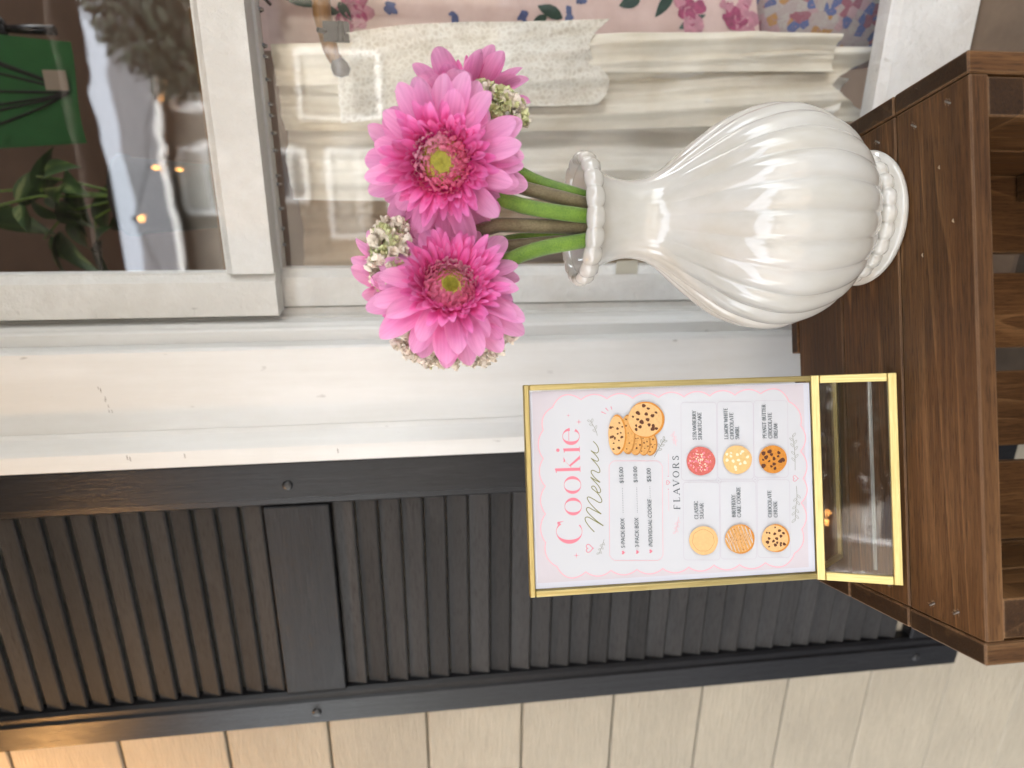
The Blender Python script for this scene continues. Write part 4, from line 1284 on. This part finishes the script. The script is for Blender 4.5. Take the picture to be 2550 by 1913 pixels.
# headline in a high-contrast serif drawn stroke by stroke
hd = Art()
CT = (3.5, 29)
def cz(p): return ((p[0]/4.611+1360-1200)*2.107, (p[1]/4.611+1040-850)*2.107)   # lettering sheet units
def cpts(l): return [cz(p) for p in l]
sc_ = 2.107/4.611
def bowl(c, rx, ry, a0, a1, thin, thick, n=40, closed=False):
    P = arcpts(c, rx, ry, a0, a1, n)
    if closed: P = P[:-1]
    ws = []
    for i in range(len(P)):
        t = rad(a0+(a1-a0)*i/n)
        ws.append((thin+(thick-thin)*abs(math.sin(t))**2.2)*sc_)
    hd.stroke(cpts(P), ws, closed)
bowl((265, 1305), 147, 118, -38, 228, 5, 46)         # C
hd.poly(cpts([(128, 1196), (200, 1186), (200, 1190), (150, 1208), (134, 1232)]))
bowl((312, 1019), 96, 84, 0, 360, 5, 36, 48, True)    # o
bowl((306, 772), 96, 84, 0, 360, 5, 36, 48, True)    # o
hd.poly(cpts([(108, 582), (394, 572), (394, 608), (120, 616)]))                      # k stem
hd.poly(cpts([(390, 556), (397, 556), (398, 622), (391, 622)])); hd.poly(cpts([(104, 584), (118, 582), (128, 632), (120, 634)]))
hd.poly(cpts([(205, 486), (212, 490), (300, 572), (292, 572)])); hd.poly(cpts([(204, 452), (208, 455), (226, 492), (214, 512), (205, 512)]))
hd.poly(cpts([(268, 545), (284, 560), (394, 470), (394, 432)])); hd.poly(cpts([(388, 430), (394, 430), (394, 480), (388, 482)]))
hd.poly(cpts([(205, 352), (390, 346), (390, 382), (212, 386)]))                      # i
hd.poly(cpts([(386, 330), (392, 330), (392, 396), (386, 396)])); hd.poly(cpts([(200, 354), (210, 352), (220, 398), (212, 400)]))
hd.disc(cz((141, 372)), 20*sc_, 20*sc_)
bowl((292, 212), 96, 80, -62, 180, 5, 42, 40)         # e lower curve
bowl((292, 212), 96, 80, 180, 262, 5, 34, 24)
hd.poly(cpts([(264, 134), (270, 134), (270, 262), (264, 262)]))
hd.done('headline', I_PINK, True)
sp = Art()
def sparkle(x, y, r):
    P = []
    for i in range(8):
        t = PI/4*i; k = r if i % 2 == 0 else r*0.16
        P.append((x+k*math.cos(t), y+k*math.sin(t)))
    sp.poly(P)
sparkle(457, 388, 11); sparkle(512, 422, 16); sparkle(495, 1122, 16)
for x0, y0, x1, y1 in ((630, 368, 655, 379), (652, 348, 667, 365), (680, 340, 686, 358)):
    sp.stroke([(x0, y0), (x1, y1)], [5, 2.5])
def heart(ar, x, y, s, filled=True, w_=2.4):
    P = []
    for i in range(28):
        t = 2*PI*i/28
        hx = 16*math.sin(t)**3; hy = 13*math.cos(t)-5*math.cos(2*t)-2*math.cos(3*t)-math.cos(4*t)
        P.append((x-hy*s/16, y-hx*s/16))
    if filled: ar.poly(P)
    else: ar.stroke(P, w_, True)
for x, y in ((739, 1107), (813, 1104), (883, 1100)): heart(sp, x, y, 10)
heart(sp, 562, 1085, 21, False, 4); heart(sp, 975, 740, 11, False, 2.4); heart(sp, 1641, 718, 15, False, 2.8)
sp.disc((977, 707), 2.6, n=8); sp.disc((977, 775), 2.6, n=8)
sp.done('sparkles_and_hearts', I_PINK)

sc = Art()
path = [(552,1310),(500,1255),(455,1190),(449,1150),(480,1140),(540,1172),(655,1240)]
sc.stroke(smooth(cpts(path), 6), 4.6)
sc.stroke(smooth(cpts([(655,1238),(585,1188),(510,1120),(468,1070),(465,1040),(490,1031),(540,1058),(632,1105)]), 6), 4.6)
sc.stroke(smooth(cpts([(632,1103),(570,1052),(500,975),(475,930),(478,912),(500,911),(545,935),(600,968),(628,972),(640,952),(628,918),(592,866),(560,838),(532,815),(524,794),(540,783),(560,792),(580,822),(592,852),(612,861),(626,845),(622,815),(598,775),(555,728),(513,681)]), 6), 4.4)
sc.stroke(smooth(cpts([(513,681),(560,712),(622,742)]), 6), 4.4)
sc.stroke(smooth(cpts([(620,740),(565,692),(528,645),(520,614),(540,602),(575,618),(605,630),(620,615),(612,578),(580,530),(520,465)]), 6), 4.4)
sc.stroke(smooth(cpts([(520,465),(570,494),(596,497),(605,480),(590,450),(556,410),(518,376)]), 6), 4.4)
sc.stroke(smooth(cpts([(518,376),(560,400),(588,403),(605,380),(600,340),(576,300),(545,270)]), 6), 4.4)
sc.done('script_word', I_OLIVE)

# sprigs
def sprig(ar, pts, n, L, wd, lw=2.2):
    P = smooth(pts, 8); ar.stroke(P, lw)
    m = len(P)
    for i in range(n):
        k = int(m*(0.25+0.72*i/n)); k = min(k, m-2)
        dx, dy = P[k+1][0]-P[k][0], P[k+1][1]-P[k][1]
        a = math.atan2(dy, dx)
        for s in ((1,) if i % 2 else (-1,)):
            b = a+s*0.75
            c = (P[k][0]+L*0.55*math.cos(b), P[k][1]+L*0.55*math.sin(b))
            O = []
            for q in range(12):
                t = 2*PI*q/12
                u_, v_ = L/2*math.cos(t), wd/2*math.sin(t)
                O.append((c[0]+u_*math.cos(b)-v_*math.sin(b), c[1]+u_*math.sin(b)+v_*math.cos(b)))
            ar.stroke(O, lw*0.8, True)
sg = Art()
sprig(sg, [(608, 494), (600, 465), (580, 428), (575, 418)], 5, 20, 9)
sprig(sg, [(905, 605), (925, 570), (945, 535), (962, 512)], 7, 20, 9, 2.6)
sprig(sg, [(640, 1038), (628, 1075), (612, 1115)], 6, 15, 7, 1.8)
sprig(sg, [(1640, 675), (1640, 610), (1636, 545), (1628, 490)], 8, 24, 9, 2.0)
sprig(sg, [(1645, 757), (1648, 820), (1640, 885), (1638, 940)], 8, 24, 9, 2.0)
sg.done('sprigs', I_SAGE)
sg2 = Art()
sprig(sg2, [(1020, 548), (1014, 520), (1002, 480)], 6, 16, 8, 2.0)
sprig(sg2, [(1030, 920), (1022, 960), (1012, 1005)], 6, 16, 8, 2.0)
sg2.stroke([(978, 590), (978, 700)], 1.6); sg2.stroke([(978, 782), (978, 890)], 1.6)
# price box with notched corners
def notched(x0, y0, x1, y1, r):
    P = []
    for (cx, cy, a0, sx, sy) in ((x0, y0, 0, 1, 1), (x1, y0, 0, -1, 1), (x1, y1, 0, -1, -1), (x0, y1, 0, 1, -1)):
        Q = [(cx, cy+sy*r*1.5), (cx+sx*r*0.45, cy+sy*r*0.75), (cx+sx*r*0.75, cy+sy*r*0.45), (cx+sx*r*1.5, cy)]
        if (sx, sy) in ((-1, 1), (1, -1)): Q = Q[::-1]
        P += Q
    return P
sg2.stroke(notched(668, 626, 946, 1148, 18), 2.4, True)
sg2.done('pink_lines', I_PINK2)
ln = Art()
def rrect(x0, y0, x1, y1, r=18):
    P = []
    for cx, cy, a0 in ((x1-r, y1-r, 0), (x0+r, y1-r, 90), (x0+r, y0+r, 180), (x1-r, y0+r, 270)):
        P += arcpts((cx, cy), r, r, a0, a0+90, 5)
    return P
for (x0, y0, x1, y1) in ((1046, 318, 1232, 728), (1236, 314, 1424, 722), (1426, 309, 1604, 712), (1054, 738, 1243, 1145), (1247, 732, 1434, 1140), (1440, 724, 1610, 1132)):
    ln.stroke(rrect(x0, y0, x1, y1), 2.0, True)
for x, y in ((1240, 729), (1430, 722)):
    ln.stroke([(x-16, y), (x, y-16), (x+16, y), (x, y+16)], 2.0, True); ln.disc((x, y), 3.5, n=8)
ln.done('pale_boxes', I_LINE)

# serif capitals for the small lettering
GL = {
 'A': (.72, [('n', [(0, 0), (.34, 1)]), ('k', [(.34, 1), (.68, 0)]), ('n', [(.13, .36), (.56, .36)])], [(0, 0), (.68, 0)]),
 'B': (.66, [('k', [(.12, 0), (.12, 1)]), ('c', [(.12, 1), (.38, .98), (.5, .76), (.38, .54), (.12, .52)]), ('c', [(.12, .52), (.44, .5), (.58, .26), (.42, .02), (.12, 0)])], []),
 'C': (.70, [('c', [(.62, .8), (.5, .96), (.34, 1), (.12, .84), (.05, .5), (.12, .16), (.34, 0), (.52, .04), (.64, .22)])], []),
 'D': (.74, [('k', [(.12, 0), (.12, 1)]), ('c', [(.12, 1), (.42, .98), (.62, .78), (.67, .5), (.62, .22), (.42, .02), (.12, 0)])], []),
 'E': (.62, [('k', [(.12, 0), (.12, 1)]), ('n', [(.06, 1), (.54, 1), (.54, .84)]), ('n', [(.12, .52), (.44, .52)]), ('n', [(.06, 0), (.56, 0), (.56, .18)])], []),
 'F': (.58, [('k', [(.12, 0), (.12, 1)]), ('n', [(.06, 1), (.52, 1), (.52, .82)]), ('n', [(.12, .5), (.42, .5)])], [(.12, 0)]),
 'G': (.74, [('c', [(.62, .8), (.5, .96), (.34, 1), (.12, .84), (.05, .5), (.12, .16), (.34, 0), (.52, .04), (.62, .12)]), ('k', [(.62, .02), (.62, .42)]), ('n', [(.48, .42), (.72, .42)])], []),
 'H': (.78, [('k', [(.12, 0), (.12, 1)]), ('k', [(.64, 0), (.64, 1)]), ('n', [(.12, .52), (.64, .52)])], [(.12, 0), (.12, 1), (.64, 0), (.64, 1)]),
 'I': (.28, [('k', [(.14, 0), (.14, 1)])], [(.14, 0), (.14, 1)]),
 'K': (.72, [('k', [(.12, 0), (.12, 1)]), ('n', [(.6, 1), (.16, .44)]), ('k', [(.28, .6), (.64, 0)])], [(.12, 0), (.12, 1), (.6, 1), (.64, 0)]),
 'L': (.60, [('k', [(.12, 0), (.12, 1)]), ('n', [(.06, 0), (.54, 0), (.54, .2)])], [(.12, 1)]),
 'M': (.90, [('n', [(.1, 0), (.14, 1)]), ('k', [(.14, 1), (.44, .08)]), ('n', [(.44, .08), (.74, 1)]), ('k', [(.74, 1), (.78, 0)])], [(.1, 0), (.78, 0)]),
 'N': (.78, [('n', [(.12, 0), (.12, 1)]), ('k', [(.12, 1), (.64, 0)]), ('n', [(.64, 0), (.64, 1)])], [(.12, 0), (.64, 1)]),
 'O': (.78, [('o', (.39, .5, .34, .5))], []),
 'P': (.62, [('k', [(.12, 0), (.12, 1)]), ('c', [(.12, 1), (.42, .98), (.54, .74), (.42, .5), (.12, .48)])], [(.12, 0)]),
 'R': (.70, [('k', [(.12, 0), (.12, 1)]), ('c', [(.12, 1), (.42, .98), (.54, .76), (.42, .52), (.12, .5)]), ('k', [(.32, .52), (.62, 0)])], [(.12, 0), (.62, 0)]),
 'S': (.56, [('c', [(.46, .82), (.36, .97), (.24, 1), (.09, .88), (.1, .7), (.26, .56), (.42, .42), (.46, .2), (.36, .04), (.22, 0), (.1, .05), (.06, .2)])], []),
 'T': (.66, [('k', [(.33, 0), (.33, 1)]), ('n', [(.05, .82), (.06, 1), (.6, 1), (.61, .82)])], [(.33, 0)]),
 'U': (.76, [('k', [(.12, 1), (.12, .3)]), ('c', [(.12, .3), (.2, .06), (.38, 0), (.56, .08), (.62, .3)]), ('n', [(.62, .3), (.62, 1)])], [(.12, 1), (.62, 1)]),
 'V': (.70, [('k', [(.02, 1), (.34, 0)]), ('n', [(.34, 0), (.66, 1)])], [(.02, 1), (.66, 1)]),
 'W': (1.0, [('k', [(.02, 1), (.28, 0)]), ('n', [(.28, 0), (.5, .9)]), ('k', [(.5, .9), (.72, 0)]), ('n', [(.72, 0), (.96, 1)])], [(.02, 1), (.96, 1)]),
 'Y': (.68, [('k', [(.02, 1), (.34, .48)]), ('n', [(.64, 1), (.34, .48)]), ('k', [(.34, .48), (.34, 0)])], [(.02, 1), (.64, 1), (.34, 0)]),
}
def serif(ar, text, base, y0, y1, cap, thick=.17, thin=.085, track=0.06, slope=0.0):
    """Set text on the baseline 'base' from y0 (left) to y1 (right)."""
    adv = sum((GL[ch][0] if ch != ' ' else .32)+track for ch in text)-track
    k = (y0-y1)/adv
    x = 0.0
    for ch in text:
        if ch == ' ': x += .32+track; continue
        w_, parts, sf = GL[ch]
        P = lambda q: (base - q[1]*cap + slope*(x+q[0])*k, y0-(x+q[0])*k)
        for kind, pts in parts:
            if kind == 'o':
                C = arcpts((pts[0], pts[1]), pts[2], pts[3], 0, 360, 22)[:-1]
                ar.stroke([P(q) for q in C], None, True, (thin*cap, thick*cap))
            elif kind == 'c': ar.stroke([P(q) for q in smooth(pts, 4)], None, False, (thin*cap, thick*cap))
            else: ar.stroke([P(q) for q in pts], (thick if kind == 'k' else thin)*cap)
        for q in sf: ar.stroke([P((q[0]-.13, q[1])), P((q[0]+.13, q[1]))], thin*cap)
        x += w_+track
fl_ = Art(); serif(fl_, 'FLAVORS', 1037, 880, 598, 32, .15, .07, .34, -0.02); fl_.done('flavors_heading', I_GREY)
for txt, base, y0, y1 in (('STRAWBERRY', 1126, 515, 362), ('SHORTCAKE', 1154, 515, 370), ('LEMON WHITE', 1291, 512, 347), ('CHOCOLATE', 1320, 512, 372), ('SWIRL', 1348, 512, 442),
                          ('PEANUT BUTTER', 1490, 507, 330), ('CHOCOLATE', 1520, 507, 372), ('DREAM', 1548, 507, 430), ('CLASSIC', 1130, 930, 835), ('SUGAR', 1158, 928, 847),
                          ('BIRTHDAY', 1325, 920, 803), ('CAKE COOKIE', 1352, 920, 762), ('CHOCOLATE', 1513, 920, 780), ('CHUNK', 1542, 920, 838)):
    t_ = Art(); serif(t_, txt, base, y0, y1, 19, .165, .085, .07, -0.02); t_.done('flavor_lettering', I_GREY)

def sans(text, base, y0, y1, cap, shear=0.0, slope=0.0, bold=0.003):
    cu = bpy.data.curves.new('lettering', 'FONT'); cu.body = text; cu.resolution_u = 3; cu.offset = bold
    ob = bpy.data.objects.new('lettering', cu); COL.objects.link(ob)
    bpy.context.view_layer.update()
    me = bpy.data.meshes.new_from_object(ob.evaluated_get(bpy.context.evaluated_depsgraph_get()))
    xs = [v.co.x for v in me.vertices]; ys = [v.co.y for v in me.vertices]
    x0, x1 = min(xs), max(xs); h = 0.70
    ar = Art(); y = ar.up()
    vs = []
    for v in me.vertices:
        t = (v.co.x-x0)/(x1-x0); q = v.co.y/h
        X, Z = art((base-q*cap+slope*t*(y0-y1), y0-t*(y0-y1)-shear*q*cap))
        vs.append((X, y, Z))
    ar.add(vs, [tuple(p.vertices) for p in me.polygons])
    bpy.data.objects.remove(ob); bpy.data.curves.remove(cu); bpy.data.meshes.remove(me)
    return ar.done('price_lettering', I_GREY)
for txt, base, y0, y1, sh_ in (('5-PACK BOX', 747, 1080, 925, 0), ('$15.00', 741, 742, 658, 0), ('3-PACK BOX', 820, 1076, 922, 0), ('$10.00', 814, 738, 655, 0),
                               ('INDIVIDUAL COOKIE', 890, 1074, 829, 0.22), ('$5.00', 884, 735, 663, 0)):
    sans(txt, base, y0, y1, 21, sh_, -0.02)
dt = Art()
for base, ya, yb in ((738, 895, 755), (812, 893, 753), (879, 815, 748)):
    n = int((ya-yb)/9)
    for i in range(n): dt.disc((base-0.02*i*9, ya-9*i), 1.7, n=6)
dt.done('dotted_leaders', I_GREY)

# printed cookies
def cookie(name, c, r, base, edge, chips, chipmat, seed, rad_chip=(5, 9), ry=None):
    rr = random.Random(seed); ry = ry or r
    e = Art(); e.disc((c[0]+2, c[1]+1), r, ry, wob=.012, n=36, seed=seed); o = e.done(name, edge, False)
    f = Art(); f.disc((c[0]-3, c[1]+1), r*0.93, ry*0.93, wob=.015, n=36, seed=seed+1); x = f.done('cookie_top', base, False); x.parent = o
    if chips:
        h = Art()
        for i in range(chips):
            a = i*2.4+rr.uniform(-.4, .4); d = math.sqrt((i+0.5)/chips)*0.80
            rc = rr.uniform(*rad_chip)
            h.disc((c[0]-3+d*r*math.cos(a), c[1]+d*ry*math.sin(a)), rc, rc*rr.uniform(.7, 1), rr.uniform(0, 3), .12, 9, i)
        y = h.done('chips', chipmat); y.parent = o
    return o
cookie('strawberry_cookie', (1143, 625), 75, I_BERRY, I_BERRY, 40, I_PINK, 1, (3, 7))
h_ = Art(); rr_ = random.Random(9)
for i in range(46):
    a, d = rr_.uniform(0, 6.28), math.sqrt(rr_.random())*0.72*75
    h_.disc((1140+d*math.cos(a), 625+d*math.sin(a)), rr_.uniform(2, 4.2), n=6)
h_.done('crumbs', I_CREAMC)
cookie('lemon_cookie', (1333, 617), 75, I_LEMON, I_COOKL, 14, I_CREAMC, 2, (6, 10))
cookie('peanut_cookie', (1518, 615), 73, I_COOKO, I_COOKO, 15, I_CHOC, 3, (7, 13))
cookie('sugar_cookie', (1153, 1040), 75, I_SUGAR, I_COOKL, 0, None, 4)
s_ = Art(); s_.stroke([(1153+56*math.cos(t)*(1+.03*math.sin(9*t)), 1040+57*math.sin(t)*(1+.03*math.sin(7*t))) for t in [2*PI*i/60 for i in range(60)]], 1.6, True); s_.done('sugar_ring', I_COOKD)
cookie('birthday_cookie', (1342, 1032), 77, I_COOK, I_COOKO, 26, I_COOKD, 5, (3, 5))
dz_ = Art(); zz = []
for i in range(17):
    t = -66+i*8.25; half = math.sqrt(max(0, 73**2-t*t))*0.94*(1 if i % 2 else -1)
    zz.append((1342+t*0.94+half*0.34, 1032+half*0.94-t*0.34))
dz_.stroke(zz, 5.0); dz_.done('icing_drizzle', I_PANEL)
cookie('chunk_cookie', (1528, 1028), 73, I_COOKL, I_COOKO, 17, I_CHOC, 6, (5, 10))
# stack of cookies by the headline
for i, x in enumerate((880, 845, 803)):
    cookie('stacked_cookie', (x, 535-i*1.5), 36, I_COOK, I_COOKD, 9, I_CHOC, 20+i, (3, 6), ry=62)
cookie('stacked_cookie', (762, 487), 40, I_COOK, I_COOKD, 8, I_CHOC, 31, (3, 6), ry=104)
cookie('stacked_cookie', (708, 488), 47, I_COOKL, I_COOKO, 15, I_CHOC, 32, (5, 9), ry=106)
cookie('front_cookie', (858, 408), 95, I_COOKL, I_COOKO, 17, I_CHOC, 33, (6, 13))

bpy.context.view_layer.update()
